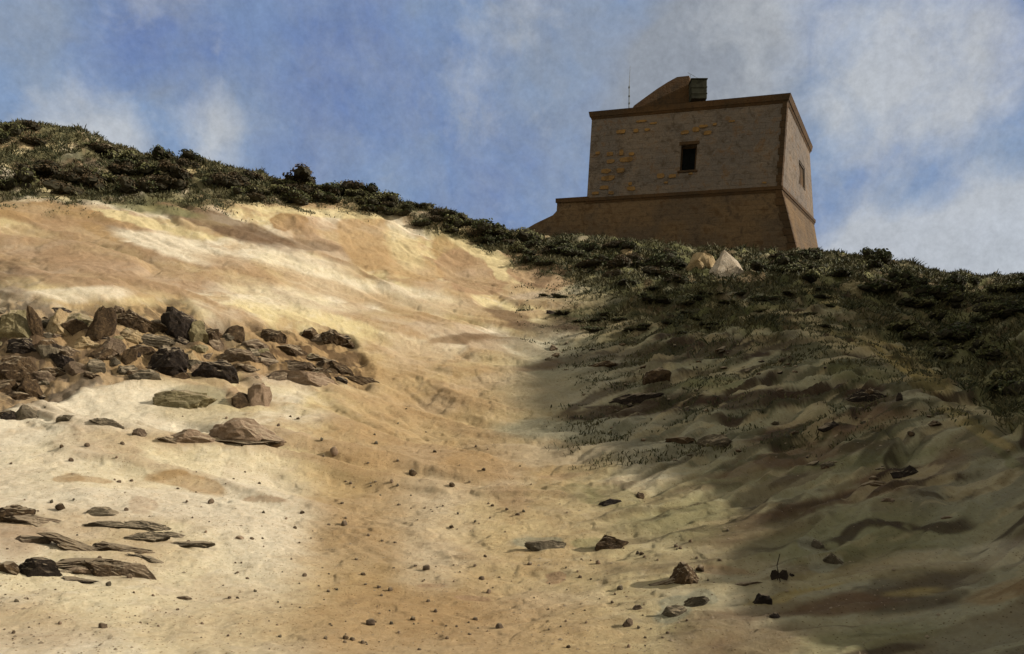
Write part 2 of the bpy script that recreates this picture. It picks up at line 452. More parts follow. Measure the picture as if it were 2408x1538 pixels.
# earth patches and one painted sun patch: centre u, v, half widths, tilt in degrees (up to the right positive), colour, strength, edge softness
PATCHES = [
    # upper left slope
    (110, 500, 260, 26, -6, OCHRE, .8, .4), (330, 570, 280, 34, -12, PINK, .75, .25), (250, 640, 300, 46, -6, PINK, .8, .3),
    (60, 570, 160, 40, -6, PINK, .6, .4), (20, 655, 60, 44, -40, BROWN, .6, .35),
    (520, 525, 190, 22, -18, BROWN, .75, .12), (600, 560, 110, 18, -14, BROWN, .65, .12), (680, 520, 46, 22, 0, OCHRE, .85, .1),
    (800, 570, 160, 50, -12, PINK, .65, .35), (860, 560, 80, 60, -60, TAN, .7, .1), (300, 550, 60, 10, -14, BROWN, .5, .15),
    (720, 575, 90, 12, -8, BROWN, .5, .15), (240, 545, 60, 12, -20, OCHRE, .5, .2),
    (1070, 590, 60, 40, -20, OCHRE, .7, .2), (1110, 640, 90, 50, -16, PINK, .8, .08), (1270, 630, 90, 48, -14, PINK, .85, .08),
    (1275, 655, 20, 26, -20, BROWN, .6, .2), (930, 620, 120, 26, -14, TAN, .8, .1), (1000, 670, 90, 20, -18, TAN, .5, .2),
    (700, 620, 120, 30, -14, PALE, .7, .4), (430, 585, 170, 24, -14, PALE, .85, .2), (330, 520, 110, 10, -16, CREAM, .9, .2),
    (950, 585, 30, 60, 40, CREAM, .6, .3), (1130, 590, 90, 16, -24, CREAM, .8, .12), (1170, 630, 40, 16, -50, CREAM, .8, .12),
    (900, 690, 200, 26, -10, PALE, .7, .4), (700, 700, 160, 30, -8, PALE, .5, .5), (190, 690, 120, 20, 0, PALE, .8, .2),
    (1030, 730, 200, 26, -10, TAN, .5, .4), (700, 660, 240, 22, -14, TAN, .6, .3), (560, 640, 90, 30, -16, PINK, .5, .3),
    (760, 500, 160, 10, -4, CREAM, .8, .2), (720, 480, 60, 14, -4, OCHRE, .6, .2), (430, 470, 60, 10, -10, OLIVE, .7, .3), (350, 490, 130, 12, -8, OLIVE, .8, .3),
    # centre
    (1080, 797, 75, 12, 4, BROWN, .85, .25), (1200, 745, 60, 14, -20, BROWN, .75, .3), (1260, 770, 90, 10, -6, BROWN, .8, .3),
    (1340, 770, 50, 8, 0, BROWN, .7, .3), (1230, 790, 130, 12, 4, BROWN, .5, .5), (1050, 900, 260, 90, 0, TAN, .55, .6), (930, 840, 120, 60, 0, TAN, .5, .5),
    (1120, 970, 160, 90, 0, OCHRE, .45, .6), (900, 1010, 120, 120, 60, TAN, .55, .6), (1000, 1130, 60, 80, 30, PALE, .25, .7),
    (1110, 1100, 60, 80, -40, OCHRE, .45, .6), (1240, 1080, 170, 60, 0, OCHRE, .4, .6),
    # lower sand
    (900, 1210, 190, 100, 30, OCHRE, .32, .8), (980, 1050, 200, 120, 0, TAN, .4, .8), (1000, 1480, 330, 120, 0, TAN, .45, .7), (830, 1130, 120, 110, -60, OCHRE, .28, .8), (920, 1330, 200, 120, -30, OCHRE, .38, .8), (1000, 1420, 160, 60, -10, OCHRE, .6, .6),
    (860, 1460, 160, 80, 0, TAN, .6, .6), (1200, 1480, 240, 70, 0, TAN, .5, .6), (1030, 1230, 80, 100, -50, PALE, .2, .7), (1000, 1340, 70, 50, -20, PALE, .25, .7),
    (600, 1230, 120, 150, 20, PALE, .7, .6), (280, 940, 200, 60, -6, PALE, .9, .4), (300, 1180, 200, 30, 0, PALE, .6, .4), (100, 1090, 140, 90, 0, PALE, .5, .6),
    (430, 1130, 100, 22, -10, TAN, .7, .12), (390, 1115, 40, 12, 10, OCHRE, .6, .15), (160, 1125, 42, 14, 0, OCHRE, .6, .12), (200, 1128, 60, 8, -4, TAN, .6, .12), (620, 1178, 42, 10, -4, PINK, .6, .12),
    (240, 1255, 200, 60, -10, TAN, .5, .5), (330, 1190, 40, 18, -10, PINK, .4, .12), (80, 1480, 180, 50, 0, TAN, .5, .5), (500, 1480, 200, 60, 0, TAN, .35, .6), (40, 1250, 60, 60, 0, PINK, .6, .4),
    (250, 1345, 90, 18, 0, BROWN, .35, .4), (480, 960, 120, 40, 0, GRSAND, .6, .3), (460, 930, 90, 26, 4, GREY, .5, .12), (580, 920, 46, 36, 50, PINK, .6, .08),
    (760, 850, 130, 44, -10, OCHRE, .8, .2), (650, 820, 150, 40, -4, OCHRE, .7, .3), (300, 800, 260, 90, 0, OCHRE, .45, .5), (60, 850, 110, 90, 0, BROWN, .6, .4), (400, 800, 60, 30, 0, GREY, .6, .12),
    (120, 750, 40, 36, 0, PALE, .7, .12), (560, 800, 30, 30, 70, CREAM, .8, .2),
    (1270, 1272, 60, 16, 4, GREY, .7, .15), (1390, 1280, 46, 16, 6, OLIVE, .55, .2), (1440, 1170, 60, 26, -6, OLIVE, .35, .15), (1370, 1160, 46, 18, -20, OLIVE, .4, .25), (1200, 1170, 50, 30, 0, PINK, .5, .5),
    (1290, 1352, 30, 7, 6, PINK, .8, .1), (1120, 1412, 44, 10, -4, PINK, .8, .12), (1010, 1372, 30, 8, 4, PINK, .6, .12), (1330, 1120, 60, 8, 4, PINK, .5, .3), (1700, 1345, 60, 12, -10, PINK, .5, .2),
    (1590, 1435, 40, 22, 20, GREY, .8, .15), (1650, 1410, 36, 16, 6, GREY, .8, .15), (1620, 1470, 40, 12, 0, OLIVE, .4, .3),
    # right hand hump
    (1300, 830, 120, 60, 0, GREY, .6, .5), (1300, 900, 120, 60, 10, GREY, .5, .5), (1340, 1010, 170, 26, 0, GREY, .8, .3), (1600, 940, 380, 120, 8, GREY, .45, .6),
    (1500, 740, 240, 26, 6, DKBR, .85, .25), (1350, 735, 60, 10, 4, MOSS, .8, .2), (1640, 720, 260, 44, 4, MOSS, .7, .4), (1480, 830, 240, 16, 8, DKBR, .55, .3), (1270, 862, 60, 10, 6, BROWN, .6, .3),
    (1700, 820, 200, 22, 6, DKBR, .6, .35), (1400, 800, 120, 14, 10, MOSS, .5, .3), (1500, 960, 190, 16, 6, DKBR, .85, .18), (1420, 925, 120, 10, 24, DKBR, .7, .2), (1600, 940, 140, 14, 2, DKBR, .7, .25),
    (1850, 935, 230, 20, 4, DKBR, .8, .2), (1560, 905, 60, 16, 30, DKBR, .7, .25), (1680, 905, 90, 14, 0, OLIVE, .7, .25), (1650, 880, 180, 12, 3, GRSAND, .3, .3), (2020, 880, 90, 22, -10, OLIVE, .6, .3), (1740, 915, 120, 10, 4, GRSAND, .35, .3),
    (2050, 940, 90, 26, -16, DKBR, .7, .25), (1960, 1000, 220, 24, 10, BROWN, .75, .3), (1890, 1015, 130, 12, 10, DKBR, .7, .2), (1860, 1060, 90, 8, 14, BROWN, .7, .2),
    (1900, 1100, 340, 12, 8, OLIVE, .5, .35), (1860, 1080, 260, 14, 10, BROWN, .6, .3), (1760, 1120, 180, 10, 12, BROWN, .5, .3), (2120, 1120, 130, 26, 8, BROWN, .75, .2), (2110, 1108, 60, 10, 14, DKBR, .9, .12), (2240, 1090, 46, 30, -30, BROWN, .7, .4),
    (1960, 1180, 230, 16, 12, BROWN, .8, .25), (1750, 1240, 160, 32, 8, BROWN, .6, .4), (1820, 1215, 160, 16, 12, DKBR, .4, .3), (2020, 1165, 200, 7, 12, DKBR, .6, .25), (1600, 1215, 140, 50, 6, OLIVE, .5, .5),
    (2100, 1240, 300, 50, 6, OLIVE, .6, .6), (2300, 1170, 120, 80, 0, GREY, .6, .6), (2050, 1300, 260, 24, 2, OLIVE, .45, .4), (2260, 1310, 220, 24, 8, PALE, .3, .4), (2000, 1350, 300, 26, 6, YEL, .35, .5),  # the YEL strip is sunlight on the sand, put into the soil colour
    (1860, 1395, 120, 8, 8, YEL, .8, .3), (2150, 1395, 60, 12, 6, YEL, .7, .4), (2150, 1425, 110, 24, 8, DKBR, .7, .35), (1970, 1430, 170, 20, 4, BROWN, .85, .35), (1950, 1320, 36, 20, 10, GREY, .8, .1), (1915, 1285, 26, 14, -40, GREY, .8, .1),  # YEL here continues the painted sunlit strip
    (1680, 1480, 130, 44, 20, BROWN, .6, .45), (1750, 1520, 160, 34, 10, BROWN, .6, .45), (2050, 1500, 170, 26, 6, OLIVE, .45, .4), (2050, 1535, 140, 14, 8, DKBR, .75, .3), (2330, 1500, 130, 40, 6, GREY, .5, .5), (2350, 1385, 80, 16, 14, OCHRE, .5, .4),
    # ridge path of pale soil
    (1990, 810, 130, 14, -18, GRSAND, .7, .25), (2130, 850, 120, 24, -30, YEL, .8, .2), (2180, 900, 90, 22, -36, YEL, .85, .25), (2050, 815, 120, 12, -20, YEL, .55, .3), (2290, 960, 110, 14, -28, GRSAND, .6, .3), (2250, 965, 120, 9, -34, DKBR, .6, .2),
    (2300, 1010, 100, 14, -30, YEL, .6, .3), (2370, 1080, 90, 10, -34, OLIVE, .6, .3), (1840, 735, 110, 12, -14, GRSAND, .7, .2), (1680, 690, 160, 14, -6, GREY, .6, .25), (1930, 690, 60, 20, -34, YEL, .5, .15), (1890, 650, 60, 22, -20, GRSAND, .6, .15),
    (2000, 660, 60, 18, -20, GRSAND, .6, .15), (2290, 740, 60, 22, -20, YEL, .5, .2), (2330, 700, 60, 12, 0, OLIVE, .7, .3), (2290, 808, 46, 7, -6, GRSAND, .9, .2), (1690, 760, 60, 8, 8, GRSAND, .5, .2), (1440, 765, 70, 7, 14, GRSAND, .5, .2), (1600, 660, 90, 12, 4, OLIVE, .7, .25),
    (2120, 760, 60, 10, -10, YEL, .4, .25), (2280, 900, 80, 16, -10, DKBR, .6, .4),
]


def colour(x, y, h, veg, outc, right, s1, s2, s3):
    u, v = px_of(x, y, h)
    n1 = fbm(x / 4.2, y / 4.2, 101, 5)[:, None]
    n2 = fbm(x / 1.3, y / 1.6, 111, 5, .6)[:, None]
    n3 = fbm(x / .35, y / .5, 121, 4, .6)[:, None]
    c = CREAM * (1 - sstep(.46, .62, n1)) + PALE * sstep(.46, .62, n1)
    c = c + (TAN - c) * sstep(.50, .66, n2) * .6
    c = c + (PALE - c) * sstep(.55, .7, n3) * .35
    nearf = (1 - sstep(14, 26, y))[:, None] * (1 - right[:, None])
    lf = 1 - sstep(450, 820, u)[:, None]
    c = c + (PALE * 1.04 * lf + (TAN * .75 + CREAM * .25) * (1 - lf) - c) * nearf * (.5 + .2 * (1 - lf))
    # streaks
    L = (1 - right[:, None])
    st = sstep(.50, .60, s3)[:, None] * L * sstep(9, 20, y)[:, None]
    c = c + (PINK - c) * st * .6
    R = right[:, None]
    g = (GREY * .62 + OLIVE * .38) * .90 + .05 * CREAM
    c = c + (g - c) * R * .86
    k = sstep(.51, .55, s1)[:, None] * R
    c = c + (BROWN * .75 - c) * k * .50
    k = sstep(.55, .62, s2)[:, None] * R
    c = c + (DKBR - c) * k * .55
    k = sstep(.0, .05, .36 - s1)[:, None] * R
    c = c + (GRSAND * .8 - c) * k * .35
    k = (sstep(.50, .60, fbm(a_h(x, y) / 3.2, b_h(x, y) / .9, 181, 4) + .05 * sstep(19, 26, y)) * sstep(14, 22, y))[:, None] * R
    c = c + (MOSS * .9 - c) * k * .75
    # warp for patch outlines
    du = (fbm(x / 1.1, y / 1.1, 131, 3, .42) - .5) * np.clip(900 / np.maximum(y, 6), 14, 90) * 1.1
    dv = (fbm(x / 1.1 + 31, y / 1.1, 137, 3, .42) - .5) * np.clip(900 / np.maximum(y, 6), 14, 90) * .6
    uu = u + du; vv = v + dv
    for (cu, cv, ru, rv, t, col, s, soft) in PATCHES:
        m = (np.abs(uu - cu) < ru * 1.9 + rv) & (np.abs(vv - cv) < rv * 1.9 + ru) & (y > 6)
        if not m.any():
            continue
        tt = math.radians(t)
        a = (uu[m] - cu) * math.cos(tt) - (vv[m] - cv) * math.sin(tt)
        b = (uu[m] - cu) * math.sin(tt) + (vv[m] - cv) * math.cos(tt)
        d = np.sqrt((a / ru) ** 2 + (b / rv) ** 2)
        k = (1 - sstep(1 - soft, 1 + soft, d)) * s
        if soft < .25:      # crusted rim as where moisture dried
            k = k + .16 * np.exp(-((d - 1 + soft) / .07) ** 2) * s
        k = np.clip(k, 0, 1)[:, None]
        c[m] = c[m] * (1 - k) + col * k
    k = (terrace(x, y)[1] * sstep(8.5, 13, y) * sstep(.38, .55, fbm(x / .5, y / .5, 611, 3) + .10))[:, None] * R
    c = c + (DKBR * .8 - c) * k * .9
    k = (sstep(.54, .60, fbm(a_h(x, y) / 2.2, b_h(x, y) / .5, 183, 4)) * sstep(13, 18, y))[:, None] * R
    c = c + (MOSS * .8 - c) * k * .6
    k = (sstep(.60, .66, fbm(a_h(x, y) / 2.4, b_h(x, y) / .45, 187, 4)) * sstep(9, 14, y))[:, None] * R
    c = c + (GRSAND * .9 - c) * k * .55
    # scrub soil
    vn = fbm(x / 1.5, y / 1.5, 141, 5, .6)[:, None]
    vc = MOSS * (1 - sstep(.42, .55, vn)) + OLIVE * .55 * sstep(.42, .55, vn)
    vc = vc * (1 + .7 * sstep(0, 6, x)[:, None])
    vc = vc + (BROWN * .7 - vc) * sstep(.5, .62, fbm(x / 2.6, y / 2.6, 149, 4))[:, None] * .8
    keep = sstep(.56, .62, fbm(x / 1.8 + 9, y / 1.8, 151, 4))[:, None] * .7
    c = c * (1 - veg[:, None] * (1 - keep) * .88) + vc * veg[:, None] * (1 - keep) * .88
    on = sstep(.45, .6, fbm(x / .8, y / .8, 161, 4))[:, None]
    cr = sstep(.045, .0, np.abs(fbm(x / .8, y / .8, 67, 3) - .5))[:, None]
    on = sstep(.5, .62, on)
    rc = (BROWN * .7) * on + (TAN * .8) * (1 - on)
    rc = rc * (1 - cr) + DKBR * cr
    c = c + (rc - c) * outc[:, None] * .8
    # grains
    c = c * (0.86 + .28 * fbm(x / .08, y / .12, 171, 2))[:, None]
    return np.clip(c, 0.008, .85)


def build_ground():
    # one sheet, polar about the origin: fine where the slope is seen, coarse elsewhere
    th_in = np.linspace(-math.radians(33.5), math.radians(33.5), 860)
    th_out = np.linspace(math.radians(33.5), math.radians(360 - 33.5), 260)[1:-1]
    th = np.concatenate([th_in, th_out])
    r = [0.6]
    while r[-1] < 6: r.append(r[-1] * 1.12)
    while r[-1] < 78: r.append(r[-1] + max(.022, r[-1] * .0033))
    while r[-1] < 9000: r.append(r[-1] * 1.12)
    r = np.array(r)
    T, R = np.meshgrid(th, r)
    x = (R * np.sin(T)).ravel(); y = (R * np.cos(T)).ravel()
    h, veg, outc, right, s1, s2, s3 = height(x, y, True)
    col = colour(x, y, h, veg, outc, right, s1, s2, s3)
    nth = len(th); nr = len(r)
    co = np.stack([x, y, h], 1)
    h0 = float(height(np.array([0.0]), np.array([0.0]))[0])
    co = np.vstack([co, [[0, 0, h0]]])
    col = np.vstack([col, [list(CREAM)]])
    j = np.arange(nth); jn = (j + 1) % nth
    i = np.arange(nr - 1)[:, None]
    q = np.stack([i * nth + j, (i + 1) * nth + j, (i + 1) * nth + jn, i * nth + jn], -1).reshape(-1, 4)[:, ::-1]
    tri = np.stack([np.full(nth, len(co) - 1), jn, j], 1)[:, ::-1]
    me = bpy.data.meshes.new('ground')
    me.vertices.add(len(co)); me.vertices.foreach_set('co', co.ravel())
    nl = q.size + tri.size
    me.loops.add(nl)
    me.loops.foreach_set('vertex_index', np.concatenate([q.ravel(), tri.ravel()]).astype(np.int32))
    me.polygons.add(len(q) + len(tri))
    ls = np.concatenate([np.arange(len(q)) * 4, q.size + np.arange(len(tri)) * 3]).astype(np.int32)
    me.polygons.foreach_set('loop_start', ls)
    me.polygons.foreach_set('use_smooth', np.ones(len(q) + len(tri), bool))
    me.update(calc_edges=True)
    ca = me.color_attributes.new('soil', 'FLOAT_COLOR', 'POINT')
    ca.data.foreach_set('color', np.hstack([col, np.ones((len(col), 1))]).ravel())
    if me.polygons[0].normal.z < 0:
        me.flip_normals()
    return me


def nodes_for(name):
    m = bpy.data.materials.new(name)
    m.use_nodes = True
    nt = m.node_tree
    b = nt.nodes['Principled BSDF']
    b.inputs['Specular IOR Level'].default_value = 0.15
    b.inputs['Roughness'].default_value = 0.95
    return m, nt, b


def tex(nt, kind, scale, vec, **kw):
    n = nt.nodes.new(kind)
    n.inputs['Scale'].default_value = scale
    for k, v in kw.items():
        n.inputs[k].default_value = v
    nt.links.new(vec, n.inputs['Vector'])
    return n


def mixc(nt, fac, a, b, mode='MIX'):
    m = nt.nodes.new('ShaderNodeMix')
    m.data_type = 'RGBA'; m.blend_type = mode
    for idx, x in ((0, fac), (6, a), (7, b)):
        if isinstance(x, (int, float)):
            m.inputs[idx].default_value = x
        elif isinstance(x, (tuple, list, np.ndarray)):
            m.inputs[idx].default_value = (float(x[0]), float(x[1]), float(x[2]), 1)
        else:
            nt.links.new(x, m.inputs[idx])
    return m.outputs[2]


def rampn(nt, x, lo, hi, a=0.0, b=1.0):
    r = nt.nodes.new('ShaderNodeMapRange')
    r.interpolation_type = 'SMOOTHSTEP'
    nt.links.new(x, r.inputs['Value'])
    for k, v in zip(('From Min', 'From Max', 'To Min', 'To Max'), (lo, hi, a, b)):
        r.inputs[k].default_value = v
    return r.outputs[0]


def bump(nt, bsdf, h, strength, dist):
    bn = nt.nodes.new('ShaderNodeBump')
    bn.inputs['Strength'].default_value = strength
    bn.inputs['Distance'].default_value = dist
    nt.links.new(h, bn.inputs['Height'])
    nt.links.new(bn.outputs[0], bsdf.inputs['Normal'])


def mat_ground():
    m, nt, b = nodes_for('dune_soil')
    at_ = nt.nodes.new('ShaderNodeVertexColor'); at_.layer_name = 'soil'
    ge = nt.nodes.new('ShaderNodeNewGeometry')
    p = ge.outputs['Position']
    n1 = tex(nt, 'ShaderNodeTexNoise', 26.0, p, Detail=5.0, Roughness=.75)
    n2 = tex(nt, 'ShaderNodeTexNoise', 4.5, p, Detail=6.0, Roughness=.7)
    c = mixc(nt, rampn(nt, n1.outputs['Fac'], .35, .65, 0, .55), at_.outputs['Color'], (0.86, .81, .73), 'MULTIPLY')
    c = mixc(nt, rampn(nt, n2.outputs['Fac'], .45, .65, 0, .6), c, (0.87, .82, .77), 'MULTIPLY')
    nt.links.new(c, b.inputs['Base Color'])
    vo = tex(nt, 'ShaderNodeTexVoronoi', 30.0, p, Randomness=1.0)
    wh = nt.nodes.new('ShaderNodeTexWhiteNoise'); nt.links.new(vo.outputs['Position'], wh.inputs['Vector'])
    sel = rampn(nt, wh.outputs['Value'], .80, .84)
    dot = rampn(nt, vo.outputs['Distance'], .34, .22)
    mm = nt.nodes.new('ShaderNodeMath'); mm.operation = 'MULTIPLY'
    nt.links.new(sel, mm.inputs[0]); nt.links.new(dot, mm.inputs[1])
    c = mixc(nt, mm.outputs[0], c, (.50, .42, .34), 'MULTIPLY')
    nt.links.new(c, b.inputs['Base Color'])
    n3 = tex(nt, 'ShaderNodeTexNoise', 9.0, p, Detail=9.0, Roughness=.82)
    hh = nt.nodes.new('ShaderNodeMath'); hh.operation = 'MULTIPLY_ADD'
    nt.links.new(mm.outputs[0], hh.inputs[0]); hh.inputs[1].default_value = .10; nt.links.new(n3.outputs['Fac'], hh.inputs[2])
    bump(nt, b, hh.outputs[0], .8, .12)
    return m


ground = link('ground', build_ground(), mat_ground())
ground['kind'] = 'structure'


_g = {}


def hz(x, y):
    return float(height(np.array([x]), np.array([y]))[0])


_YS = np.concatenate([np.linspace(6.5, 60, 1100)])


def hit(u, v):
    """first point of the slope on the line of sight through a picture point"""
    X = (u - 1204.0) / FP * _YS
    Z = EYE + (HV - v) / FP * _YS
    H = height(X, _YS)
    below = np.nonzero(H >= Z)[0]
    if len(below) == 0:
        i = int(np.argmax(H - Z))
        return X[i], _YS[i], H[i]
    i = below[0]
    return X[i], _YS[i], H[i]


def hits(us, vs):
    us = np.asarray(us, float); vs = np.asarray(vs, float)
    X = (us[:, None] - 1204.0) / FP * _YS[None]
    Y = np.broadcast_to(_YS[None], X.shape)
    Z = EYE + (HV - vs[:, None]) / FP * Y
    H = height(X.ravel(), Y.ravel()).reshape(X.shape)
    ok = H >= Z
    idx = np.where(ok.any(1), ok.argmax(1), (H - Z).argmax(1))
    k = np.arange(len(us))
    return X[k, idx], _YS[idx], H[k, idx]


# ------------------------------------------------------------------ tower
def mat_wall(name, c1, c2, c3, c4, brick=.35, scale=1.0):
    m, nt, b = nodes_for(name)
    tc = nt.nodes.new('ShaderNodeTexCoord')
    p = nt.nodes.new('ShaderNodeNewGeometry').outputs['Position']
    uv = tc.outputs['UV']
    n1 = tex(nt, 'ShaderNodeTexNoise', .42 * scale, p, Detail=5.0, Roughness=.6)
    n2 = tex(nt, 'ShaderNodeTexNoise', 1.6 * scale, p, Detail=7.0, Roughness=.7, Distortion=.4)
    n3 = tex(nt, 'ShaderNodeTexNoise', 11.0, p, Detail=5.0, Roughness=.75)
    # courses of squared stone, edges broken by noise
    wn = tex(nt, 'ShaderNodeTexNoise', 2.4, uv, Detail=3.0)
    wv = mixc(nt, .045, uv, wn.outputs['Color'])
    br = nt.nodes.new('ShaderNodeTexBrick')
    nt.links.new(wv, br.inputs['Vector'])
    br.inputs['Scale'].default_value = 1.0
    br.inputs['Brick Width'].default_value = .62
    br.inputs['Row Height'].default_value = .31
    br.inputs['Mortar Size'].default_value = .022
    br.inputs['Mortar Smooth'].default_value = .6
    br.inputs['Bias'].default_value = 0.0
    br.inputs['Color1'].default_value = (.82, .80, .78, 1)
    br.inputs['Color2'].default_value = (1.12, 1.08, 1.02, 1)
    br.inputs['Mortar'].default_value = (.70, .66, .62, 1)
    c = mixc(nt, rampn(nt, n1.outputs['Fac'], .42, .60), c1, c2)
    c = mixc(nt, rampn(nt, n2.outputs['Fac'], .50, .68, 0, .8), c, c3)
    c = mixc(nt, rampn(nt, n2.outputs['Fac'], .50, .34, 0, .75), c, c4)
    worn = rampn(nt, tex(nt, 'ShaderNodeTexNoise', .8, p, Detail=4.0).outputs['Fac'], .42, .62, .15, 1.0)
    mul = nt.nodes.new('ShaderNodeMath'); mul.operation = 'MULTIPLY'
    nt.links.new(worn, mul.inputs[0]); mul.inputs[1].default_value = brick
    c = mixc(nt, mul.outputs[0], c, br.outputs['Color'], 'MULTIPLY')
    c = mixc(nt, rampn(nt, n3.outputs['Fac'], .4, .62, 0, .45), c, (.68, .64, .6), 'MULTIPLY')
    nt.links.new(c, b.inputs['Base Color'])
    h = nt.nodes.new('ShaderNodeMath'); h.operation = 'MULTIPLY_ADD'
    nt.links.new(br.outputs['Fac'], h.inputs[0]); h.inputs[1].default_value = -.18
    nt.links.new(n2.outputs['Fac'], h.inputs[2])
    h2 = nt.nodes.new('ShaderNodeMath'); h2.operation = 'MULTIPLY_ADD'
    nt.links.new(n3.outputs['Fac'], h2.inputs[0]); h2.inputs[1].default_value = .5; nt.links.new(h.outputs[0], h2.inputs[2])
    bump(nt, b, h2.outputs[0], .9, .12)
    return m


M_UP = mat_wall('grey_plaster', srgb(118, 106, 94, .78), srgb(107, 99, 92, .78), srgb(108, 84, 58, .8), srgb(80, 68, 54, .8), .10)
M_LOW = mat_wall('brown_masonry', srgb(104, 85, 62, .88), srgb(90, 76, 60, .88), srgb(78, 58, 36, .85), srgb(66, 54, 42, .85), .16)
M_EDGE = mat_wall('rusty_stone', srgb(82, 62, 40, .8), srgb(68, 54, 38, .8), srgb(72, 50, 28, .8), srgb(56, 45, 32, .8), .2)
M_STONE = mat_wall('exposed_stone', srgb(140, 108, 62, .82), srgb(128, 100, 62, .82), srgb(90, 70, 46, .85), srgb(76, 62, 44, .85), 0)


def mat_plain(name, col, var=.3, rough=.8, scale=6.0):
    m, nt, b = nodes_for(name)
    p = nt.nodes.new('ShaderNodeNewGeometry').outputs['Position']
    n = tex(nt, 'ShaderNodeTexNoise', scale, p, Detail=5.0, Roughness=.7)
    c = mixc(nt, rampn(nt, n.outputs['Fac'], .35, .65), np.array(col) * (1 - var), np.array(col) * (1 + var))
    nt.links.new(c, b.inputs['Base Color'])
    b.inputs['Roughness'].default_value = rough
    return m


M_DARK = mat_plain('dark_shutter', (.005, .006, .006), .3, 1.0)
M_DARK.node_tree.nodes['Principled BSDF'].inputs['Specular IOR Level'].default_value = 0
M_TANK = mat_plain('green_tank', (.026, .026, .017), .3, .9, 3.0)
M_METAL = mat_plain('grey_metal', (.10, .11, .11), .2, .5)


def V(p): return Vector(p)


def patch(bm, bl, br_, tr, tl, hole=None, step=.22, amp=.05, seed=0, depth=.45, mat=0):
    """a subdivided wall face, uneven like old masonry, with an optional window opening"""
    bl, br_, tr, tl = map(V, (bl, br_, tr, tl))
    W = (br_ - bl).length; H = (tl - bl).length
    ns = max(2, int(W / step)); nt_ = max(2, int(H / step))
    ss = list(np.linspace(0, 1, ns + 1)); ts = list(np.linspace(0, 1, nt_ + 1))
    if hole:
        for arr, k in ((ss, (hole[0], hole[1])), (ts, (hole[2], hole[3]))):
            for q in k:
                i = min(range(1, len(arr) - 1), key=lambda n: abs(arr[n] - q)); arr[i] = q
    nrm = (br_ - bl).cross(tl - bl).normalized()
    uvl = bm.loops.layers.uv.verify()
    g = []
    for j, t in enumerate(ts):
        row = []
        for i, q in enumerate(ss):
            p = bl.lerp(br_, q).lerp(tl.lerp(tr, q), t)
            e = min(1, 6 * q, 6 * (1 - q), 6 * t, 6 * (1 - t))
            d = (float(fbm(np.array([q * W * 1.3]), np.array([t * H * 1.6]), 200 + seed, 3)[0]) - .5) * 2 * amp * e
            row.append((bm.verts.new(p + nrm * d), (q * W, t * H)))
        g.append(row)
    for j in range(len(ts) - 1):
        for i in range(len(ss) - 1):
            if hole and hole[0] - 1e-6 <= ss[i] and ss[i + 1] <= hole[1] + 1e-6 and hole[2] - 1e-6 <= ts[j] and ts[j + 1] <= hole[3] + 1e-6:
                continue
            q4 = (g[j][i], g[j][i + 1], g[j + 1][i + 1], g[j + 1][i])
            f = bm.faces.new([a[0] for a in q4]); f.material_index = mat
            for lp, a in zip(f.loops, q4): lp[uvl].uv = a[1]
    if hole:
        def pt(q, t): return bl.lerp(br_, q).lerp(tl.lerp(tr, q), t)
        c = [pt(hole[0], hole[2]), pt(hole[1], hole[2]), pt(hole[1], hole[3]), pt(hole[0], hole[3])]
        for k in range(4):
            a, b2 = c[k], c[(k + 1) % 4]
            f = bm.faces.new([bm.verts.new(x) for x in (a + nrm * .01, b2 + nrm * .01, b2 - nrm * depth, a - nrm * depth)])
            f.material_index = mat
        return c, nrm
    return None, nrm


def fix(bm):
    bmesh.ops.remove_doubles(bm, verts=bm.verts, dist=.001)


def slab(bm, ring0, ring1, step=.5, amp=.02, seed=0, cap=True):
    n = len(ring0)
    for k in range(n):
        a, b2 = k, (k + 1) % n
        patch(bm, ring0[a], ring0[b2], ring1[b2], ring1[a], None, step, amp, seed + k)
    if cap:
        bm.faces.new([bm.verts.new(p) for p in ring1])
        bm.faces.new([bm.verts.new(p) for p in reversed(ring0)])


def grow(ring, d, dz=0.0):
    c = sum(ring, Vector()) / len(ring)
    out = []
    for p in ring:
        w = p - c; w.z = 0
        out.append(p + w.normalized() * d + Vector((0, 0, dz)))
    return out


def prism(bm, pts, back, step=.4, amp=.03, seed=0):
    """outline in the wall's plane carried back by a vector, front face subdivided by triangulated fan"""
    f0 = [bm.verts.new(p) for p in pts]
    f1 = [bm.verts.new(p + back) for p in pts]
    bm.faces.new(f0); bm.faces.new(list(reversed(f1)))
    n = len(pts)
    for k in range(n):
        bm.faces.new((f0[k], f1[k], f1[(k + 1) % n], f0[(k + 1) % n]))
    bmesh.ops.triangulate(bm, faces=[f for f in bm.faces if len(f.verts) > 4])


YA, YB, YC = 54.6, 52.0, 60.5
tower = empty('stone_tower', at(1640, 600, 53))
tag(tower, 'square brown stone watchtower with one dark window standing on the hilltop', 'tower')
T0 = tower.matrix_world


def tobj(name, bm, mat, parent=None):
    fix(bm)
    bmesh.ops.translate(bm, verts=bm.verts, vec=-tower.location)
    return from_bm(name, bm, mat, parent or tower)


def back4(a, b2, c): return a + (c - b2)


A1, B1, C1 = at(1380, 470, YA), at(1836, 442, YB), at(1914, 520, YC)
A2, B2, C2 = at(1392, 276, YA), at(1850, 236, YB), at(1904, 356, YC)
D1, D2 = back4(A1, B1, C1), back4(A2, B2, C2)
bm = bmesh.new()
win, wn_ = patch(bm, A1, B1, B2, A2, (.483, .565, .275, .575), seed=1)
sidew, sn_ = patch(bm, B1, C1, C2, B2, (.52, .72, .30, .60), seed=2, depth=.12)
patch(bm, C1, D1, D2, C2, seed=3)
patch(bm, D1, A1, A2, D2, seed=4)
